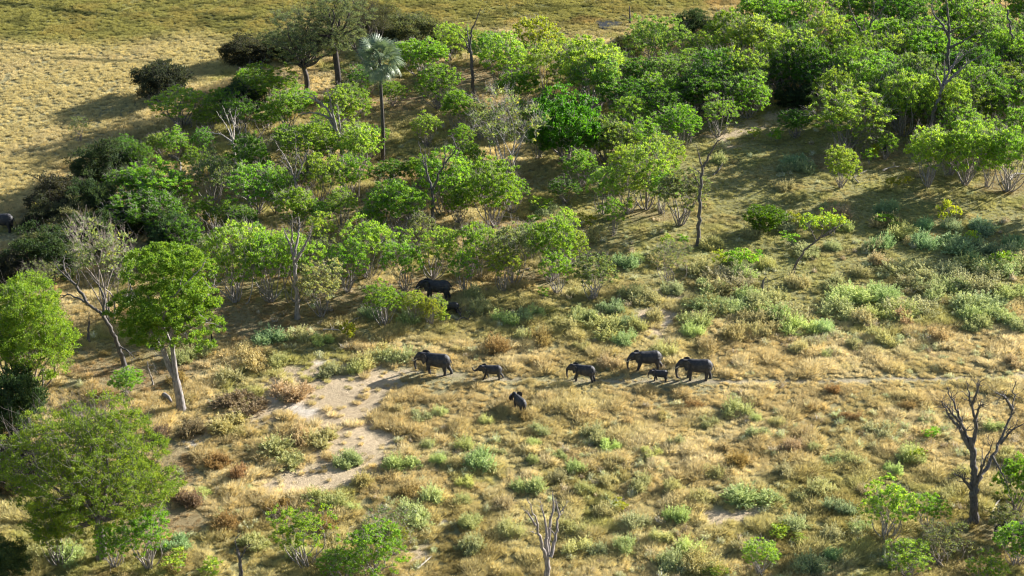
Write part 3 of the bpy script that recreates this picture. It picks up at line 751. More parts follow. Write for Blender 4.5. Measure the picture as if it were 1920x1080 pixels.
dead_tree((452, 1085), [[(452, 1085), (450, 1050), (444, 1030)], [(450, 1050), (460, 1030), (470, 1022)], [(448, 1040), (440, 1015), (446, 1005)]], .17, "small dark dead tree at the bottom edge right of the huge feathery tree", color=DARK, twigs=10, twig_len=1.0)

def log(pts, r, label, color=PALE, twigs=3, seed=0):
    rng = np.random.default_rng(seed + int(pts[0][0])); P = []
    for a, b in pts:
        x, y = px(a, b); P.append((x, y, float(gz(x, y)) + r * .9 + .06))
    P = np.array(P); P[1:-1, 2] += r * .8; o = P[0].copy(); Pt = smooth_path(P, 12) - o
    mb = MB(); tube(mb, Pt, np.linspace(r, r * .4, 12), 8, jitter=.08, rng=rng)
    for _ in range(twigs):
        k = rng.integers(3, 11); d = unit(rng.normal(size=3) + np.array([0, 0, .6])); tube(mb, curve(Pt[k], Pt[k] + d * rng.uniform(.5, 1.1), 4, rng, .1), [r * .4, r * .3, r * .2, .01], 4)
    ob = link("fallen_branch", mb.mesh("fallen_branch", M_BARK, True), None, color); ob.location = o
    tag(ob, label, "fallen branch", "fallen branches on the ground")
log([(1655, 323), (1668, 318), (1686, 314)], .17, "short white fallen branch under the trees at upper right")
log([(1888, 342), (1902, 332), (1922, 330)], .28, "pale fallen wood at the right edge below the wood", twigs=5)
log([(640, 620), (660, 605), (684, 596), (700, 590)], .16, "long grey fallen branch below the shrubs left of the hidden elephants", color=GREY)
log([(606, 619), (628, 620), (640, 621)], .13, "short pale grey fallen branch in grass left of centre", color=PALE)
log([(836, 584), (850, 582), (858, 588), (864, 596)], .18, "curved dark fallen branch in front of the hidden calf", color=DARK)
log([(868, 585), (880, 588), (893, 590)], .14, "low grey fallen branch right of the hidden calf", color=GREY)
log([(852, 605), (868, 598), (880, 602)], .12, "dark fallen branch below the hidden calf", color=DARK)
log([(782, 1068), (796, 1058), (810, 1045)], .12, "thin white fallen branch on bare ground near the bottom edge", twigs=1)
log([(875, 1048), (882, 1043), (890, 1051)], .08, "tiny pale fallen twig in grass near the bottom middle", twigs=1)
log([(700, 205), (735, 196), (775, 188), (800, 183)], .14, "long reddish fallen branch on bare soil right of the palm", color=(.3, .2, .14))
log([(1338, 330), (1350, 320), (1358, 300), (1335, 290)], .10, "bent dark fallen branch beside the tall thin dead stem", color=DARK)
log([(308, 745), (316, 752), (322, 758)], .35, "stubby weathered log at the foot of the big forked tree", color=GREY, twigs=1)
log([(1610, 345), (1600, 335), (1625, 322)], .10, "thin grey fallen twig on the shaded slope", color=GREY)
log([(1860, 965), (1866, 950), (1876, 938)], .14, "pale fallen branch on litter right of the big forked dead tree", color=PALE)
log([(318, 296), (330, 302), (340, 312), (338, 330)], .28, "arched grey fallen trunk among shrubs at upper left", color=GREY, twigs=4)
log([(995, 505), (985, 508), (975, 512)], .1, "short fallen twig under the shrubs in mid picture", color=GREY)
log([(930, 412), (945, 408), (962, 411)], .12, "pale grey fallen branch under the green trees right of centre", color=PALE, twigs=5)

# ------------------------------------------------------------------ leafy trees
GREEN_V = [gen_tree(100 + i, H=7, W=6.6 + .5 * (i % 3), lo=(.6, 1.2, 1.8, .3)[i % 4], lobes=14 + i % 4, puffs=(380, 290, 420, 330)[i % 4], pr=.29, per=32, leaf=(.22, .13),
                    stems=3 + i % 3, trunk_r=.11, twig=1.9) for i in range(12)]
OPEN_V = [gen_tree(200 + i, H=7, W=6.4, lo=1.5, lobes=12 + i % 3, puffs=220 + 25 * (i % 3), pr=.28, per=26, leaf=(.22, .13), stems=3 + i % 2, trunk_r=.11, twig=2.4, fill=.15) for i in range(6)]
GREY_V = [gen_tree(300 + i, H=7, W=5.4, lo=1.2, lobes=9, puffs=150, pr=.30, per=11, leaf=(.22, .12), stems=4, trunk_r=.08, twig=5.0) for i in range(2)]
DENSE_V = [gen_tree(400 + i, low=.8, updir=.1, H=6, W=6.6, lo=.2, lobes=13, puffs=420, pr=.40, per=26, leaf=(.26, .15), stems=4, trunk_r=.12, twig=.4) for i in range(3)]
DARK_V = [gen_tree(500 + i, low=.95, updir=.05, H=4.5, W=7.2, lo=-.5, lobes=14, puffs=480, pr=.45, per=46, leaf=(.22, .10), stems=6, trunk_r=.06, twig=1.2, fine=True, fill=.3) for i in range(4)]
SPRIG_V = [gen_tree(600 + i, H=2.4, W=2.2, lo=.4, lobes=5, puffs=34, pr=.24, per=16, leaf=(.22, .13), stems=4, trunk_r=.04, twig=1.2) for i in range(5)]
print("variants done")

BR = (.235, .40, .045); LT = (.33, .46, .070); DK = (.13, .275, .032); BL = (.21, .34, .075); YL = (.34, .38, .04); PL = (.38, .42, .20); GY = (.22, .27, .11)
RNG = random.Random(77)
LOOK = {BR: "bright green", LT: "light yellow-green", DK: "dark green", BL: "soft mid-green", YL: "yellowish green", PL: "pale cream-green", GY: "greyish green"}
def place(u, vb, vt, w, pool, col, name="leafy_tree", noun="leafy tree", cat="tree", group="leafy green trees of the wood", wood=(.29, .26, .24), native=(7, 6.6), jit=.12, rz=None, label=None, look=None):
    x, y = px(u, vb); H = max(.3, float(at_depth(u, vt, y)[2])); W = w * mpp(vb) * .95
    H = max(H - .03 * W, H * .6)
    W = max(W, H / 1.5); me = pool[RNG.randrange(len(pool))]; native = NATIVE[me[1].name]
    root = empty(name, (x, y, float(gz(x, y)) - .03), RNG.uniform(0, 6.28) if rz is None else rz, (W / native[1], W / native[1], H / native[0]))
    j = [1 + RNG.uniform(-jit, jit) * .6 for _ in range(3)]; k = 1 + RNG.uniform(-jit, jit)
    link("trunk", me[0], root, tuple(c * k for c in wood)); link("crown", me[1], root, tuple(c * q * k for c, q in zip(col, j)))
    if label: tag(root, label, cat, group)
    else:
        size = "small" if w < 60 else ("large" if w > 100 else "rounded")
        auto_label(root, f"{size} {look or LOOK[col]}", noun, u, vb - (vb - vt) * .5, cat, group)
    return root

G, O = GREEN_V, OPEN_V
TREES = [  # u, base row, top row, crown width, form, colour
 (342,240,158,105,O,LT),(415,228,165,62,G,BR),(500,208,122,105,G,BR),(300,292,250,52,G,LT),(382,288,240,45,G,DK),(292,402,298,118,G,BR),(232,300,255,52,G,DK),
 (398,384,286,82,O,GY),(482,402,304,112,G,BR),(505,245,200,54,G,BR),(586,322,230,112,G,BR),(606,392,286,82,O,LT),(660,240,158,86,G,BR),(668,304,225,66,G,LT),(640,250,165,70,G,LT),
 (674,335,236,58,G,LT),(655,382,292,72,O,BR),(790,146,72,92,G,BR),(846,116,42,66,G,LT),(823,206,123,82,G,BR),(948,168,58,96,G,LT),(1003,130,28,82,G,YL),
 (1024,186,78,82,O,LT),(915,128,62,64,G,BR),(800,276,206,44,O,LT),(1100,202,74,126,G,LT),(1120,214,102,84,G,BL),(1172,226,150,84,G,DK),(1232,134,28,112,G,BL),
 (1238,214,136,76,G,BR),(1270,278,200,86,G,BR),(1202,302,220,84,G,BR),(1132,302,220,84,G,BL),(1212,392,264,104,O,LT),(1130,402,310,66,O,LT),(1276,422,312,92,O,GY),
 (1170,350,270,70,G,LT),(925,424,294,92,G,BR),(838,402,272,104,G,BR),(748,444,340,102,G,BR),(728,352,302,66,G,DK),(280,442,362,130,G,DK),(330,396,330,80,G,BR),
 (442,566,418,92,G,LT),(510,564,426,78,O,BR),(602,478,400,60,O,LT),(600,592,494,92,O,PL),(610,520,446,72,O,GY),(692,524,410,96,O,LT),(812,524,422,96,O,LT),
 (758,544,452,80,O,BR),(884,524,420,76,O,BR),(962,532,422,90,O,GY),(1036,524,406,84,G,BR),(1070,506,428,58,G,LT),(944,548,462,66,O,LT),(1112,562,478,86,O,GY),
 (722,610,526,72,O,BR),(776,606,546,42,O,LT),(806,610,560,42,O,YL),(818,600,552,34,O,LT),(652,548,448,62,O,BR),(1046,552,470,60,O,BR),(560,566,440,70,O,BR),(480,500,420,70,G,BR),
 (1590,282,158,138,G,LT),(1347,254,180,70,O,BR),(1400,222,140,84,G,BR),(1576,354,272,66,G,LT),(1692,254,138,98,G,LT),(1766,256,140,96,G,LT),(1872,244,156,84,G,BR),
 (1740,352,240,76,G,LT),(1812,346,222,96,G,LT),(1890,358,236,92,G,BR),(1415,442,0,0,None,None),(700,230,150,0,None,None),
 (470,350,250,60,G,DK),(540,300,235,60,G,BR),(736,200,150,50,G,BR),(760,130,80,66,G,BR),(870,290,232,50,O,BR),(900,262,190,56,O,GY),(690,180,120,76,G,DK),
 (1060,132,80,50,O,GY),(1160,90,70,40,O,GY),(985,250,190,50,G,BR),(880,330,270,64,G,BR),(1000,470,420,40,O,BR),(860,420,350,50,G,BR),(366,330,275,50,G,BR),
 (540,250,170,76,G,BR),(560,440,350,70,G,BR),(640,430,350,66,O,LT),(350,490,410,70,G,DK),(430,440,380,60,G,BR),(590,350,300,50,G,DK),(240,742,694,58,G,BR),
 (1440,150,92,80,G,DK),(1095,260,200,60,G,DK),(1060,380,330,60,O,DK),(1030,330,0,0,None,None),(700,300,235,60,O,BR),
 (262,330,270,50,G,DK),(330,300,240,56,G,BR),(395,250,195,60,G,BR),(450,250,180,70,G,DK),(470,180,130,60,G,BR),(420,345,290,60,O,BR),(560,215,160,60,G,BR),(610,290,200,70,G,LT),
 (520,400,310,70,O,BR),(555,360,290,60,O,GY),(240,390,320,80,G,DK),(380,430,370,60,G,BR),(330,450,390,70,G,BR),(455,450,390,60,G,DK),(400,520,440,60,O,GY),(600,440,370,60,O,BR),
 (540,520,430,60,O,LT),(700,450,380,50,O,BR),(790,350,290,60,G,BR),(760,300,0,0,None,None),(860,250,170,50,G,BR),(985,150,80,70,G,BR),(1040,110,60,60,G,LT),(930,110,60,60,G,BR),
 (880,90,50,50,O,LT),(970,210,130,70,G,BR),(1020,240,170,60,G,DK),(1150,170,90,76,G,BR),(1190,180,110,70,G,DK),(1200,110,50,70,G,LT),(1250,180,100,80,G,BL),(1290,160,90,80,G,BR),
 (1300,215,150,80,G,DK),(1320,130,60,70,G,LT),(1350,190,110,80,G,BR),(1180,250,180,80,G,BR),(1240,240,170,76,G,DK),(1110,300,220,70,G,BR),(1160,310,230,80,G,LT),(1245,330,250,70,G,LT),
 (1090,350,280,70,G,BR),(1180,400,310,76,O,LT),(1240,400,320,64,O,BR),(1150,440,370,50,O,BR),(1010,300,230,50,G,DK),(905,380,300,66,G,LT),(960,400,330,60,O,BR),(870,390,310,60,G,BR),
 (915,480,420,50,O,LT),(990,490,420,60,O,BR),(1060,470,390,50,O,LT),(870,550,470,50,O,BR),(740,500,430,60,O,BR),(790,480,400,50,O,GY),(1350,90,40,60,G,BR),(1230,95,45,50,G,BR),
 (1492,258,205,56,G,DK),(1800,280,200,80,G,BR),(1850,300,220,70,G,LT),(1780,330,250,60,G,BR),(1850,350,270,60,O,LT),
 (1910,290,200,80,G,BR),(1660,300,250,40,O,BR),
 (110,1058,965,86,O,LT),(215,1066,985,74,G,BR),(572,1062,950,116,O,BR),(700,1076,985,130,G,BR),(742,1040,982,50,O,YL),(278,1068,946,82,O,BR),(1660,1012,905,100,O,LT),(1700,1082,1010,90,O,LT),(1735,990,925,84,O,BR),
 (1905,960,856,80,G,BR),(1905,1060,985,90,O,BR),(1425,1078,1010,66,O,LT),(1420,1010,0,0,None,None),(640,1090,1030,80,O,BR),(1850,1100,1040,80,O,BR),
 (30,1000,900,0,None,None),(1880,1010,950,60,O,GY)]
for t in TREES:
    if t[4] is None: continue
    place(t[0], t[1], t[2], t[3], t[4], t[5])
# the closed wood at upper right, row behind row
rows = [(-52, 1500, 2060, 66), (-12, 1390, 2030, 62), (28, 1370, 2010, 60), (62, 1430, 1990, 58), (92, 1340, 1980, 60), (122, 1300, 1975, 60), (152, 1290, 1960, 62), (184, 1330, 1970, 66), (212, 1350, 1960, 70)]
for i, (vt, u0, u1, st) in enumerate(rows):
    uu = u0 + (i % 2) * 28
    while uu < u1:
        uj = uu + RNG.uniform(-14, 14); tj = vt + RNG.uniform(-12, 12); uu += st * RNG.uniform(.85, 1.2)
        hgt = RNG.uniform(80, 112); b = tj + hgt
        if 1425 < uj < 1545 and b > 190: continue
        if b > 240 and uj < 1640: continue
        if b > 262: continue
        if i == 8 and not (uj > 1690): continue
        place(uj, b, tj, RNG.uniform(74, 108), G if RNG.random() < .85 else O, RNG.choice([BR, BR, DK, LT, BL, BR, DK]))
# trees beyond the right edge whose shadows reach into view
for (uj, b, tj, w) in [(2010, 420, 270, 110), (2060, 395, 260, 110), (2005, 1050, 900, 110)]:
    place(uj, b, tj, w, G, BR, group="trees past the right edge")

place(1060, 304, 172, 128, DENSE_V, (.075, .20, .018), native=(6, 6.6), label="dense dark green rounded tree standing in the middle of the wood edge")
place(1437, 434, 384, 66, DENSE_V, (.12, .24, .015), native=(6, 6.6), name="green_bush", cat="bush", label="dense round bright green bush on the open slope left of the bent leaning tree", group="green bushes")
place(943, 345, 162, 118, [GREY_V[0]], GY, wood=(.34, .31, .29), native=(7, 5.4), label="tall grey twiggy half leafless tree beside the dense dark green tree", group="twiggy grey trees")
for (a, b, c, w, lab) in [(205, 600, 418, 100, "grey twiggy tree behind the left side of the big forked tree"), (88, 560, 488, 62, "small grey leafless tree above the left edge tree"),
                          (1250, 528, 455, 72, "grey twiggy shrub with pale stems left of the slope sage bushes"), (300, 460, 395, 60, "brown twiggy leafless shrub among dark green trees at left"),
                          (1060, 190, 120, 60, "grey twiggy tree at the back of the middle trees"), (720, 1030, 960, 100, "grey leafless shrub above the bright bush at the bottom edge"),
                          (1600, 110, 60, 90, "pale grey twiggy tree in the right hand wood"), (1380, 1080, 0, 0, ""), (1760, 1060, 985, 90, "grey brown twiggy shrub at lower right below the big dead tree"),
                          (150, 264, 216, 42, "small twiggy bush alone on the plain at upper left"), (1630, 290, 238, 80, "tangle of grey branches under the spreading tree"),
                          (500, 320, 260, 60, "grey leafless shrub beside the pronged bare trees")]:
    if w: place(a, b, c, w, [GREY_V[1]], GY, wood=(.27, .23, .205), native=(7, 5.4), label=lab, group="twiggy grey trees")

# dark thorny thickets, left-edge shade put into their colour, and single dark bushes on the plain
DB = (.06, .065, .045); DG = (.06, .10, .045); TB = (.22, .21, .11)  # TB puts the tan light on a bush top into its leaf colour
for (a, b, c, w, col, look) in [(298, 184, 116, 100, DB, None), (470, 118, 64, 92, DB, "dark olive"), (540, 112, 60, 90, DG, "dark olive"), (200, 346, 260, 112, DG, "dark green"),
        (110, 405, 326, 120, DB, "dark shaded"), (122, 444, 378, 108, TB, "tan lit"), (72, 496, 436, 80, TB, "tan flecked"), (100, 510, 430, 140, DG, "dark shaded"), (10, 540, 474, 90, DB, "dark shaded"),
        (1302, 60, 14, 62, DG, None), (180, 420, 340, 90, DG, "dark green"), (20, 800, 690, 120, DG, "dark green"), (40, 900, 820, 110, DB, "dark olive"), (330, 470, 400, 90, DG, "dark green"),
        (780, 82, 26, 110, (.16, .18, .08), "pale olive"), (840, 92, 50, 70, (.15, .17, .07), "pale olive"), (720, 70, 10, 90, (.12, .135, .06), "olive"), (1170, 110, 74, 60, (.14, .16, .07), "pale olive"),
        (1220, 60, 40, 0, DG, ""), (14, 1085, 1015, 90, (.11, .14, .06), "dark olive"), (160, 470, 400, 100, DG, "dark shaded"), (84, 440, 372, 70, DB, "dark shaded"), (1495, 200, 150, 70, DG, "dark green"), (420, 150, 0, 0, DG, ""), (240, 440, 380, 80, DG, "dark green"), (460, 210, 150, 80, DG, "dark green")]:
    if not w: continue
    lab = {298: "round dark purplish bush standing alone on the open plain", 1302: "round dark bush at the top edge right of the waterhole"}.get(a)
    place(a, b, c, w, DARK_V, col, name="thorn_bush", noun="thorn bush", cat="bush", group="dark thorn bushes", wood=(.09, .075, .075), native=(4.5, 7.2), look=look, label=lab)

# small bright green sprigs
SPR = [(1776,424,374,32),(1876,506,470,40),(1490,425,400,40),(1400,512,470,36),(1350,505,470,30),(1545,432,398,70),(1660,422,398,50),(1372,500,462,36),(1700,350,330,24),(1675,355,330,26),(1630,262,240,28),
       (1415,250,240,24),(1410,262,245,26),(1455,268,240,34),(1640,300,270,30),(1630,312,280,28),(1300,560,0,0),(1165,955,935,26),(1170,1048,1030,0),(1310,1010,0,0),(1455,1010,985,40),(1465,1003,982,34),(1500,1018,1005,34),
       (1718,868,842,30),(1745,822,800,34),(660,640,610,30),(650,630,600,24),(830,610,580,30),(1020,560,540,24),(1250,470,440,24),(1000,425,400,30),(1265,330,300,24),(1180,400,370,24),(1100,430,400,30),
       (1740,480,0,0),(1555,440,400,44),(1480,460,435,30),(1120,508,480,30),(1015,395,365,46),(870,350,310,40),(1280,460,440,26),(1820,460,430,24),(330,1070,1035,50),(400,1078,1050,50),(1340,1076,1058,50),(1440,1050,1030,46),(1270,1020,1005,0),(1790,590,565,0),(1420,490,470,26)]
for a, b, c, w in SPR:
    if w: place(a, b, c, w, SPRIG_V, RNG.choice([YL, LT, BR]), name="green_shrub", noun="green shrub", cat="shrub", group="small bright green shrubs", native=(2.4, 2.2))
print("trees done")

# ------------------------------------------------------------------ the big single trees
def big_tree(u, vb, vt, w, gen, wood, col, label, name, extra=None, rz=0.):
    x, y = px(u, vb); H = float(at_depth(u, vt, y)[2]); W = w * mpp(vb)
    wm, lm = gen(H, W); root = empty(name, (x, y, float(gz(x, y)) - .05), rz)
    link("trunk", wm, root, wood); c = link("crown", lm, root, col)
    tag(root, label, "tree", "big single trees")
    return root, c
# forked pale-trunk tree: trunk traced, crown separate
x, y = px(338, 766); Hh = float(at_depth(315, 442, y)[2])
root = empty("big_tree", (x, y, 0))
wm, lm = gen_tree(901, low=.75, updir=.12, H=Hh + .3, W=12.9, lo=5.4, lobes=40, puffs=1150, pr=.50, per=56, leaf=(.27, .15), stems=1, fork=.42, trunk_r=.30, twig=.8, squash=.62)
cr = link("crown", lm, root, (.18, .29, .04)); cr.location = (at_depth(317, 560, y)[0] - x, 0, 0)
tw = MB(); rg = np.random.default_rng(3)
def rel(a, b, dy=0): q = at_depth(a, b, y + dy); return q - np.array([x, y, 0])
p0 = rel(340, 766); p0[2] = -.2
fk = rel(330, 712)
tube(tw, smooth_path([p0, rel(337, 745), fk], 8), [.66, .58, .54, .52, .50, .49, .48, .46], 14, jitter=.05, rng=rg)
ends = [((312, 680), (306, 660), (298, 600), (270, 540)), ((325, 670), (322, 640), (330, 590), (345, 530)), ((306, 662), (285, 620), (262, 590), (240, 560)),
        ((322, 645), (350, 600), (375, 570), (400, 545)), ((325, 660), (318, 610), (310, 560), (305, 500)), ((306, 655), (300, 610), (320, 560), (380, 500)), ((322, 645), (300, 600), (250, 560), (235, 500)), ((322, 640), (340, 620), (370, 610), (395, 600))]
for i, e in enumerate(ends):
    dy = [0, 0, 2, -2, 4, -4, 3, -3][i]
    P = [fk] + [rel(a, b, dy * k / 3) for k, (a, b) in enumerate(e)]
    r0 = .38 if i < 2 else .22
    tube(tw, smooth_path(P, 18), np.linspace(r0, .06, 18), 9, jitter=.05, rng=rg)
    for _ in range(16):
        k = rg.integers(7, 18); a = smooth_path(P, 18)[k]; d = unit(rg.normal(size=3) + np.array([0, 0, .5]))
        tube(tw, curve(a, a + d * rg.uniform(1, 2.6), 5, rg, .1), np.linspace(.06, .015, 5), 4)
link("trunk", tw.mesh("trunk", M_BARK, True), root, (.25, .23, .22))
tag(root, "big green tree with a pale forked trunk at the left of the clearing", "tree", "big single trees")

# huge feathery tree, lower left
big_tree(190, 1048, 738, 325, lambda H, W: gen_tree(902, low=.92, updir=.1, H=H + .6, W=W * 1.0, lo=.9, lobes=64, puffs=1700, pr=.50, per=60, leaf=(.26, .11), stems=1, fork=.24, trunk_r=.46, twig=1.1, squash=.5, fine=True),
         (.16, .14, .13), (.22, .31, .045), "huge feathery yellow-green tree filling the lower left corner", "big_tree")
# left edge tree
big_tree(60, 745, 512, 190, lambda H, W: gen_tree(903, H=H - .5, W=W, lo=.8, lobes=34, puffs=1300, pr=.62, per=50, leaf=(.25, .13), stems=3, fork=.15, trunk_r=.2, twig=.5, squash=.9),
         (.2, .17, .15), (.23, .35, .045), "broad bright green tree reaching the ground at the left edge", "big_tree")
# tall olive trees, upper left
big_tree(572, 186, 4, 172, lambda H, W: gen_tree(904, low=.75, updir=.12, H=H, W=W, lo=4.6, lobes=44, puffs=620, pr=.48, per=56, leaf=(.24, .10), stems=1, fork=.34, trunk_r=.42, twig=1.3, squash=.5, fine=True),
         (.11, .095, .085), (.20, .24, .13), "tall dark olive tree with spreading limbs at the top left of the wood", "big_tree")
big_tree(636, 190, -40, 140, lambda H, W: gen_tree(905, low=.75, updir=.12, H=H, W=W, lo=5.8, lobes=40, puffs=520, pr=.48, per=56, leaf=(.24, .10), stems=1, fork=.5, trunk_r=.5, twig=1.2, squash=.5, fine=True),
         (.07, .06, .055), (.185, .22, .12), "tall olive tree with a thick dark trunk directly left of the palm crown", "big_tree")
big_tree(690, 120, -10, 110, lambda H, W: gen_tree(906, H=H, W=W, lo=3, lobes=16, puffs=380, pr=.7, per=36, leaf=(.20, .07), stems=2, fork=.3, trunk_r=.3, twig=1.6, squash=.6, fine=True),
         (.10, .085, .075), (.09, .095, .05), "dark olive tree behind the palm crown", "big_tree")
# bent leaning tree with a tuft of leaves
r_ = dead_tree((1485, 512), [[(1485, 512), (1495, 490), (1510, 467), (1530, 452), (1540, 444)], [(1540, 445), (1555, 440), (1570, 425), (1578, 410)], [(1535, 450), (1545, 430), (1535, 415)], [(1540, 444), (1560, 430), (1585, 420), (1598, 418)], [(1530, 452), (1520, 430), (1510, 415)]],
    .15, "bent leaning tree with a flat tuft of yellow-green leaves on the open slope", name="leaning_tree", cat="tree", color=(.13, .11, .10), twigs=12, twig_len=.9, group="big single trees")
bx, by = px(1485, 512); lb = MB(); rg = np.random.default_rng(8)
for cx_, cy_, sx_, n_ in [(1530, 412, 24, 20), (1550, 405, 22, 11), (1512, 418, 18, 12), (1582, 420, 14, 4)]:
    for _ in range(n_):
        q = at_depth(cx_ + rg.normal() * sx_ * .5, cy_ + rg.normal() * 7, by + rg.normal() * 1.3) - np.array([bx, by, float(gz(bx, by))])
        d = unit(rg.normal(size=(24, 3))); leaves(lb, q + d * .34 * rg.uniform(.3, 1, (24, 1)), d + np.array([0, 0, .4]), .27, .15, np.clip(rg.uniform(.1, 1, 24), 0, 1), rg)
link("crown", lb.mesh("crown", M_LEAF), r_, (.25, .38, .05))
print("big trees done")

# ------------------------------------------------------------------ sage bushes and dry bushes
SAGE_V = [gen_bush(700 + i, R=1.5, H=1.25, shoots=330, per=13, leaf=(.20, .075), mounds=4 + i % 4) for i in range(8)]
SG = (.47, .50, .25); SGL = (.56, .61, .29); SGB = (.34, .43, .24); SGT = (.50, .46, .26); BRN = (.27, .225, .16); TAN = (.38, .28, .13)
SLOOK = {SG: "grey-green", SGL: "pale silvery green", SGB: "dull green", SGT: "tan and green", BRN: "reddish brown dry", TAN: "straw coloured dry"}
SAGE = [(465,692,72,SGT),(385,668,48,SG),(540,748,76,SGT),(612,708,46,SG),(680,694,48,SGL),(742,682,66,SG),(520,876,108,SG),(595,838,62,SG),(655,878,56,SG),(432,720,52,SGT),(455,772,100,BRN),(430,812,82,SGT),
 (350,822,56,BRN),(380,932,34,SGL),(615,952,66,SG),(560,832,50,SGT),(755,888,68,SG),(680,916,46,SG),(785,792,42,SG),(822,782,30,SGL),(738,776,32,SGT),(912,797,26,SGL),(800,842,30,SG),(820,872,30,SGL),(872,842,36,SG),
 (912,852,30,SGL),(935,857,30,SG),(990,926,64,SG),(905,882,60,SG),(875,914,36,SGL),(812,946,50,SGL),(770,986,76,SG),(880,992,50,SG),(885,1042,60,SG),(1015,817,36,SG),(1000,838,30,SGL),(1112,832,52,SG),(1140,847,40,SGL),
 (1050,862,30,SG),(1082,888,42,SG),(1160,882,46,SGT),(1265,838,36,SG),(1145,912,36,SGL),(1205,922,50,SGT),(1262,922,40,SG),(1078,1002,50,SG),(1082,1042,50,SGL),(1122,1044,42,SG),(1192,992,58,SGT),(1172,1038,46,SG),
 (1266,978,50,SG),(1242,1022,46,SGL),(1256,1072,62,SG),(1388,784,56,SG),(1415,792,26,SGL),(1455,797,32,SGL),(1425,824,44,SG),(1482,848,42,SGT),(1530,848,30,SG),(1590,874,48,SG),(1560,876,36,SG),(1657,822,60,SG),(1716,868,60,SG),
 (1676,892,40,SGL),(1420,962,110,SG),(1545,934,62,SGL),(1572,968,50,SGB),(1320,948,52,SGT),(1482,1004,60,SG),(1298,1044,52,SGL),(1322,1080,78,SG),(1562,1018,50,SG),(1515,1080,64,SGB),(1565,1050,44,SGB),(1870,812,42,SG),(1900,872,54,SG),
 (1338,552,84,SG),(1310,512,52,SG),(1345,594,88,SG),(1412,608,64,SG),(1302,632,42,SGL),(1430,574,52,SG),(1482,604,104,SG),(1560,544,52,SG),(1592,574,84,SGL),(1656,562,62,SG),(1650,604,62,SG),(1722,606,112,SG),(1790,528,72,SG),
 (1862,596,112,SG),(1902,562,84,SG),(1912,622,50,SG),(1830,622,60,SGT),(1545,622,46,SGL),(1650,646,56,SG),(1495,662,36,SGL),(1605,656,32,SG),(1555,672,26,SGL),(1820,604,60,SG),(1386,502,44,SG),(1656,502,52,SG),(1802,474,96,SGB),
 (1692,444,62,SG),(1666,402,50,SGB),(1495,314,56,SGB),(1516,324,46,SGB),(1474,326,34,SGB),(1470,358,38,SG),(1350,308,32,SG),(1560,398,36,SGB),(1660,428,52,SG),(1402,494,42,SG),(1440,504,40,SG),(665,702,44,SGL),(722,674,52,SG),
 (862,664,32,SGL),(760,614,44,SGB),(792,604,40,SG),(882,564,44,SG),(902,586,52,SG),(946,610,44,SGL),(978,606,48,SGB),(1002,594,34,SG),(1092,604,54,SG),(1132,636,84,SG),(1166,646,50,SG),(1196,624,40,SG),(1172,502,56,SGB),(1196,494,34,SGL),
 (1022,404,50,SGB),(1106,454,42,SG),(1212,574,62,SG),(1232,604,52,SG),(1262,554,44,SGT),(1090,658,32,SG),(1146,694,42,SGT),(1170,614,44,SGB),(450,662,40,SG),(340,680,50,SG),(560,640,50,SG),(600,645,40,SGL),(640,700,30,SG),
 (500,650,60,SGB),(520,690,40,SG),(690,600,40,SGB),(1380,640,50,SGT),(1440,630,50,SG),(1900,690,40,SGT),(1760,640,50,SGT),(1330,660,40,SGT),(1250,670,44,SGL),(1010,650,50,TAN),(930,660,50,TAN),(1060,620,50,SGT),(980,640,40,SGT),
 (1180,560,50,SG),(1090,560,40,SG),(1150,590,50,SGB),(1290,580,36,SG),(1880,480,60,SGB),(1840,440,60,SGB),(1750,560,50,SG),(1700,540,40,SG),(1610,520,40,SGT),(1640,470,40,SG),(1340,470,50,SG),(1560,470,36,SGT),(1500,540,40,SGT),
 (1230,500,40,SG),(330,720,40,TAN),(300,820,40,BRN),(410,880,50,TAN),(450,900,50,TAN),(520,965,50,TAN),(420,1000,60,TAN),(600,1000,50,TAN),(350,950,60,BRN),(480,1030,60,SG),(330,1040,60,SGB),(560,1050,50,SG),(740,870,30,SGT),
 (660,960,30,SGL),(700,1000,40,SGT),(940,960,50,SGT),(960,1010,50,SG),(860,950,40,SG),(1130,970,50,SGT),(1350,850,40,SGT),(1380,880,50,TAN),(1340,900,44,SG),(1470,900,40,SGT),(1500,940,40,SG),(1620,930,40,SG),(1610,1000,50,SG),
 (1660,1060,50,SGB),(1750,1040,60,SGT),(1390,1040,50,SGT),(1800,900,40,SG),(1780,940,40,SG),(1520,770,30,TAN),(1600,790,36,TAN),(1330,800,36,SGT),(1240,790,30,SGT),(1300,770,36,TAN),(1180,800,30,SGT),(980,790,30,TAN),
 (860,810,36,TAN),(760,930,40,TAN),(1700,770,36,TAN),(1740,800,30,SGT),(130,1060,70,SG),(60,1060,60,SG),(20,930,60,TAN),(1560,740,30,TAN),(1000,870,30,SG),(1040,905,40,SGT),(850,880,36,SGT),(1100,930,40,SG),(1220,860,40,SGL)]
_r = random.Random(5)
for _ in range(32):
    a, b = _r.uniform(1290, 1930), _r.uniform(505, 640)
    if not (1455 < a < 1600 and b < 585): SAGE.append((a, b, _r.uniform(48, 96), _r.choice([SG, SG, SGL, SGT])))
for _ in range(16): SAGE.append((_r.uniform(1300, 1930), _r.uniform(400, 500), _r.uniform(30, 60), _r.choice([SG, SGB, SGT])))
print("sage", len(SAGE))
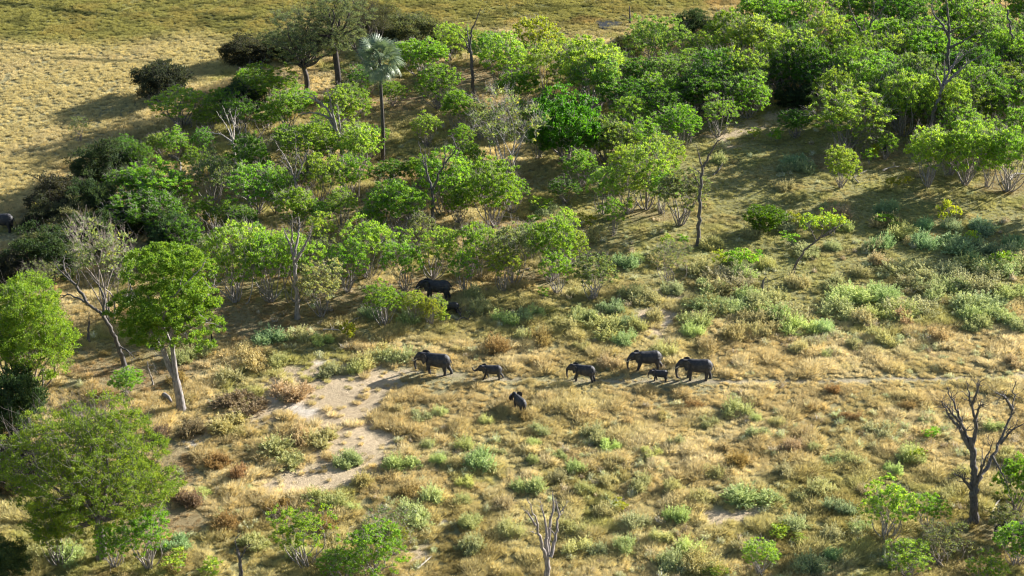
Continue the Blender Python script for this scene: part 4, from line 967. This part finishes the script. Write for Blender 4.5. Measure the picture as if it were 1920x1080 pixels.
for a, b, w, col in SAGE:
    x, y = px(a, b); W = w * mpp(b); s = W / 2.9; h = max(.75, min(s * RNG.uniform(1.1, 1.5), 1.45))
    dry = col in (BRN, TAN)
    o = link("dry_bush" if dry else "sage_bush", SAGE_V[RNG.randrange(8)], None, tuple(c * RNG.uniform(.88, 1.1) for c in col))
    o.location = (x, y + .3 * W, float(gz(x, y)) - .02); o.rotation_euler = (0, 0, RNG.uniform(0, 6.28)); o.scale = (s, s, h)
    auto_label(o, ("small " if w < 42 else "wide " if w > 75 else "") + SLOOK[col], "bush", a, b - w * .2, "bush", "dry bushes in the grass" if dry else "sage bushes in the grass")
finish_labels()

# ------------------------------------------------------------------ grass (countless tufts scattered over the ground)
def gen_tuft(seed, h, spread, n, bw, lean):
    rng = np.random.default_rng(seed); mb = MB()
    a = rng.uniform(0, 2 * np.pi, n); r = spread * np.sqrt(rng.uniform(0, 1, n)) * .5
    b = np.stack([r * np.cos(a), r * np.sin(a), np.full(n, -.04)], 1)
    d = np.stack([np.cos(a) * r * 1.3 + rng.normal(size=n) * .22 + lean, np.sin(a) * r * 1.3 + rng.normal(size=n) * .22, np.ones(n)], 1); d = unit(d)
    L = h * rng.uniform(.55, 1.1, n)[:, None]
    w = unit(np.cross(d, rng.normal(size=(n, 3)))) * bw * rng.uniform(.6, 1.3, n)[:, None]
    m = b + d * L * .55; t = b + d * L + np.stack([np.cos(a) * .12 + lean * .5, np.sin(a) * .12, np.full(n, -.06)], 1) * L
    tint = np.clip(rng.uniform(0, 1) * .4 + rng.uniform(0, .7, n), 0, 1)
    V = np.stack([b - w, b + w, m + w, t, m - w], 1).reshape(-1, 3)
    mb.quads(V, np.arange(5 * n).reshape(n, 5), tint)
    return mb.mesh("grass_tuft", M_GRASS)
TUFTS = [gen_tuft(800 + i, .74, .85, 96, .016, .10) for i in range(5)] + [gen_tuft(810 + i, .34, 1.0, 84, .016, .05) for i in range(4)]

def scatter():
    rng = np.random.default_rng(9)
    n = 380000
    v_ = rng.uniform(160, 430, n); x_ = rng.uniform(-1, 1, n) * (v_ * .31 + 8)      # y, x in a fan around the view
    keep = rng.random(n) < np.clip((v_ * .31 + 8) / 140, 0, 1); x_, y_ = x_[keep], v_[keep]
    m = cover(x_, y_)
    tall = np.clip(1 - m['slope'] * .75 - m['litter'] * .8 - m['far'] * .15, .0, 1)
    dens = (1 - .93 * m['sand']) * (1 - .97 * m['path']) * (1 - .9 * m['white']) * (1 - .55 * m['litter']) * (.55 + .45 * sm(.3, .5, fbm(x_, y_, 5, 44)))
    k = rng.random(len(x_)) < dens
    x_, y_ = x_[k], y_[k]; m = {a: b[k] for a, b in m.items()}; tall = tall[k]; n = len(x_)
    p = fbm(x_, y_, 7, 51); q = fbm(x_, y_, 2.2, 52); g = fbm(x_, y_, 18, 53)
    c = np.tile(np.array([.61, .525, .31]), (n, 1))
    c = mixc(c, (.68, .61, .41), sm(.5, .68, p) * .8)
    c = mixc(c, (.47, .39, .225), sm(.5, .35, p) * .45)
    c = mixc(c, (.42, .43, .16), m['lush'] * .75)
    c = mixc(c, (.44, .43, .195), m['slope'] * (.45 + .5 * sm(.35, .6, p)))
    c = mixc(c, (.58, .52, .29), m['far'] * .85)
    c = mixc(c, (.58, .51, .32), m['far'] * sm(.48, .62, g) * .7)
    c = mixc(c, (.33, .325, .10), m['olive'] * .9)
    c = mixc(c, (.48, .36, .14), m['olive'] * sm(.52, .66, p) * .3)
    c = mixc(c, (.52, .34, .17), m['orange'] * .7)
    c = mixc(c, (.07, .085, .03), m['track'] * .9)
    c = mixc(c, (.34, .22, .12), m['litter'] * .6)
    low = sm(700, 1080, m['v']) * sm(.42, .3, p)
    c = mixc(c, (.33, .27, .11), low * .7)
    c *= (rng.uniform(.85, 1.12, n) * (.9 + .2 * q))[:, None]
    c = np.clip(c, .01, .95)
    sc_ = rng.uniform(.65, 1.15, n) * (.5 + .5 * tall) * (.62 + .3 * q + .75 * sm(.5, .8, vnoise(x_, y_, 2.1, 57))) * (1 + .15 * m['far']) * (1 - .45 * m['track']) * .88
    tr = np.zeros(n)
    for ex, ey, es in HERD: tr = np.maximum(tr, sm(3.3 * es, 1.2 * es, np.hypot(x_ - ex, (y_ - ey + 1.3) * .8)))
    sc_ = sc_ * (1 - .5 * tr) * (1 - .4 * sm(22, 8, line_d(m['u'], m['v'], PATH, 1.5)))
    sc_ = np.where(m['far'] > .5, .45 + .3 * rng.uniform(0, 1, n), sc_)
    ts = np.where(rng.random(n) < tall * .75, rng.integers(0, 5, n), rng.integers(5, 9, n))
    me = bpy.data.meshes.new("grass"); me.vertices.add(n)
    me.vertices.foreach_set("co", np.stack([x_, y_, gz(x_, y_)], 1).astype(np.float32).ravel())
    def fa(name, typ, arr, key="value"):
        a = me.attributes.new(name, typ, 'POINT'); a.data.foreach_set(key, arr.ravel())
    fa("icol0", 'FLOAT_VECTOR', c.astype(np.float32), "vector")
    fa("s", 'FLOAT', sc_.astype(np.float32)); fa("idx", 'INT', ts.astype(np.int32))
    fa("rz", 'FLOAT', rng.uniform(-.9, .9, n).astype(np.float32))
    me.update()
    return me, n
gm, gn = scatter(); print("grass tufts", gn)
gob = link("grass", gm); gob["kind"] = "stuff"; gob["label"] = "dry tan and olive grass covering the open ground"
def scatter_mod(gob, meshes, tag_):
    tc_ = bpy.data.collections.new(tag_)      # not linked to the scene: only read by the scattering below
    for i, me in enumerate(meshes):
        o = bpy.data.objects.new(f"{tag_}_{i:02d}", me); tc_.objects.link(o)
    ng = bpy.data.node_groups.new("scatter_" + tag_, 'GeometryNodeTree')
    ng.interface.new_socket("Geometry", in_out='INPUT', socket_type='NodeSocketGeometry'); ng.interface.new_socket("Geometry", in_out='OUTPUT', socket_type='NodeSocketGeometry')
    gi = ng.nodes.new("NodeGroupInput"); go = ng.nodes.new("NodeGroupOutput")
    iop = ng.nodes.new("GeometryNodeInstanceOnPoints"); ci = ng.nodes.new("GeometryNodeCollectionInfo"); ci.inputs[0].default_value = tc_
    ci.inputs["Separate Children"].default_value = True; ci.inputs["Reset Children"].default_value = True
    m2p = ng.nodes.new("GeometryNodeMeshToPoints")
    def named(nm, typ):
        a = ng.nodes.new("GeometryNodeInputNamedAttribute"); a.data_type = typ; a.inputs[0].default_value = nm
        return a.outputs[0]
    L = ng.links.new
    L(gi.outputs[0], m2p.inputs[0]); L(m2p.outputs[0], iop.inputs["Points"]); L(ci.outputs[0], iop.inputs["Instance"])
    iop.inputs["Pick Instance"].default_value = True; L(named("idx", 'INT'), iop.inputs["Instance Index"])
    cx = ng.nodes.new("ShaderNodeCombineXYZ"); L(named("rz", 'FLOAT'), cx.inputs[2]); e2r = ng.nodes.new("FunctionNodeEulerToRotation"); L(cx.outputs[0], e2r.inputs[0])
    L(e2r.outputs[0], iop.inputs["Rotation"]); L(named("s", 'FLOAT'), iop.inputs["Scale"])
    sna = ng.nodes.new("GeometryNodeStoreNamedAttribute"); sna.domain = 'INSTANCE'; sna.data_type = 'FLOAT_VECTOR'; sna.inputs["Name"].default_value = "icol"
    L(iop.outputs[0], sna.inputs[0]); L(named("icol0", 'FLOAT_VECTOR'), sna.inputs["Value"]); L(sna.outputs[0], go.inputs[0])
    md = gob.modifiers.new("scatter", 'NODES'); md.node_group = ng
scatter_mod(gob, TUFTS, "tuft_meshes")

# low scrub: small woody plants too many to count
SCRUB = [gen_bush(820 + i, R=.62, H=.72, shoots=60, per=9, leaf=(.13, .045), mounds=1 + i % 3, mat=M_GRASS) for i in range(5)]
def scrub():
    rng = np.random.default_rng(21); n = 26000
    y_ = rng.uniform(165, 330, n); x_ = rng.uniform(-1, 1, n) * (y_ * .30 + 6); m = cover(x_, y_); u, v = m['u'], m['v']
    d = .10 + .55 * sm(480, 560, v) * sm(720, 620, v) * sm(1150, 1350, u) + .45 * sm(720, 860, v) * sm(650, 800, u) + .35 * sm(380, 480, v) * sm(1000, 1200, u) + .25 * sm(560, 620, v) * sm(720, 650, v) * sm(380, 600, u)
    d *= sm(.38, .62, fbm(x_, y_, 8, 71)) * 1.5 * (1 - m['sand'] * .9) * (1 - m['path']) * (1 - m['far'])
    d *= 1 - .8 * sm(60, 30, np.abs(v - 715)) * sm(700, 760, u)
    k = rng.random(n) < d * .32; x_, y_ = x_[k], y_[k]; n = len(x_); u, v = u[k], v[k]
    t = rng.random(n)[:, None]; c = np.where(t < .5, [[.52, .53, .29]], np.where(t < .72, [[.48, .54, .28]], np.where(t < .88, [[.52, .44, .28]], [[.38, .30, .17]])))
    c = c * rng.uniform(.8, 1.15, (n, 1))
    me = bpy.data.meshes.new("low_scrub"); me.vertices.add(n); me.vertices.foreach_set("co", np.stack([x_, y_, gz(x_, y_)], 1).astype(np.float32).ravel())
    for nm, ty, arr, key in (("icol0", 'FLOAT_VECTOR', c.astype(np.float32), "vector"), ("s", 'FLOAT', rng.uniform(.6, 1.5, n).astype(np.float32), "value"),
                             ("idx", 'INT', rng.integers(0, 5, n).astype(np.int32), "value"), ("rz", 'FLOAT', rng.uniform(0, 6.28, n).astype(np.float32), "value")):
        me.attributes.new(nm, ty, 'POINT').data.foreach_set(key, arr.ravel())
    me.update(); print("scrub", n); return me
so = link("low_scrub", scrub()); so["kind"] = "stuff"; so["label"] = "low grey-green and straw coloured scrub among the grass"
scatter_mod(so, SCRUB, "scrub_meshes")
print("objects", len(bpy.data.objects))
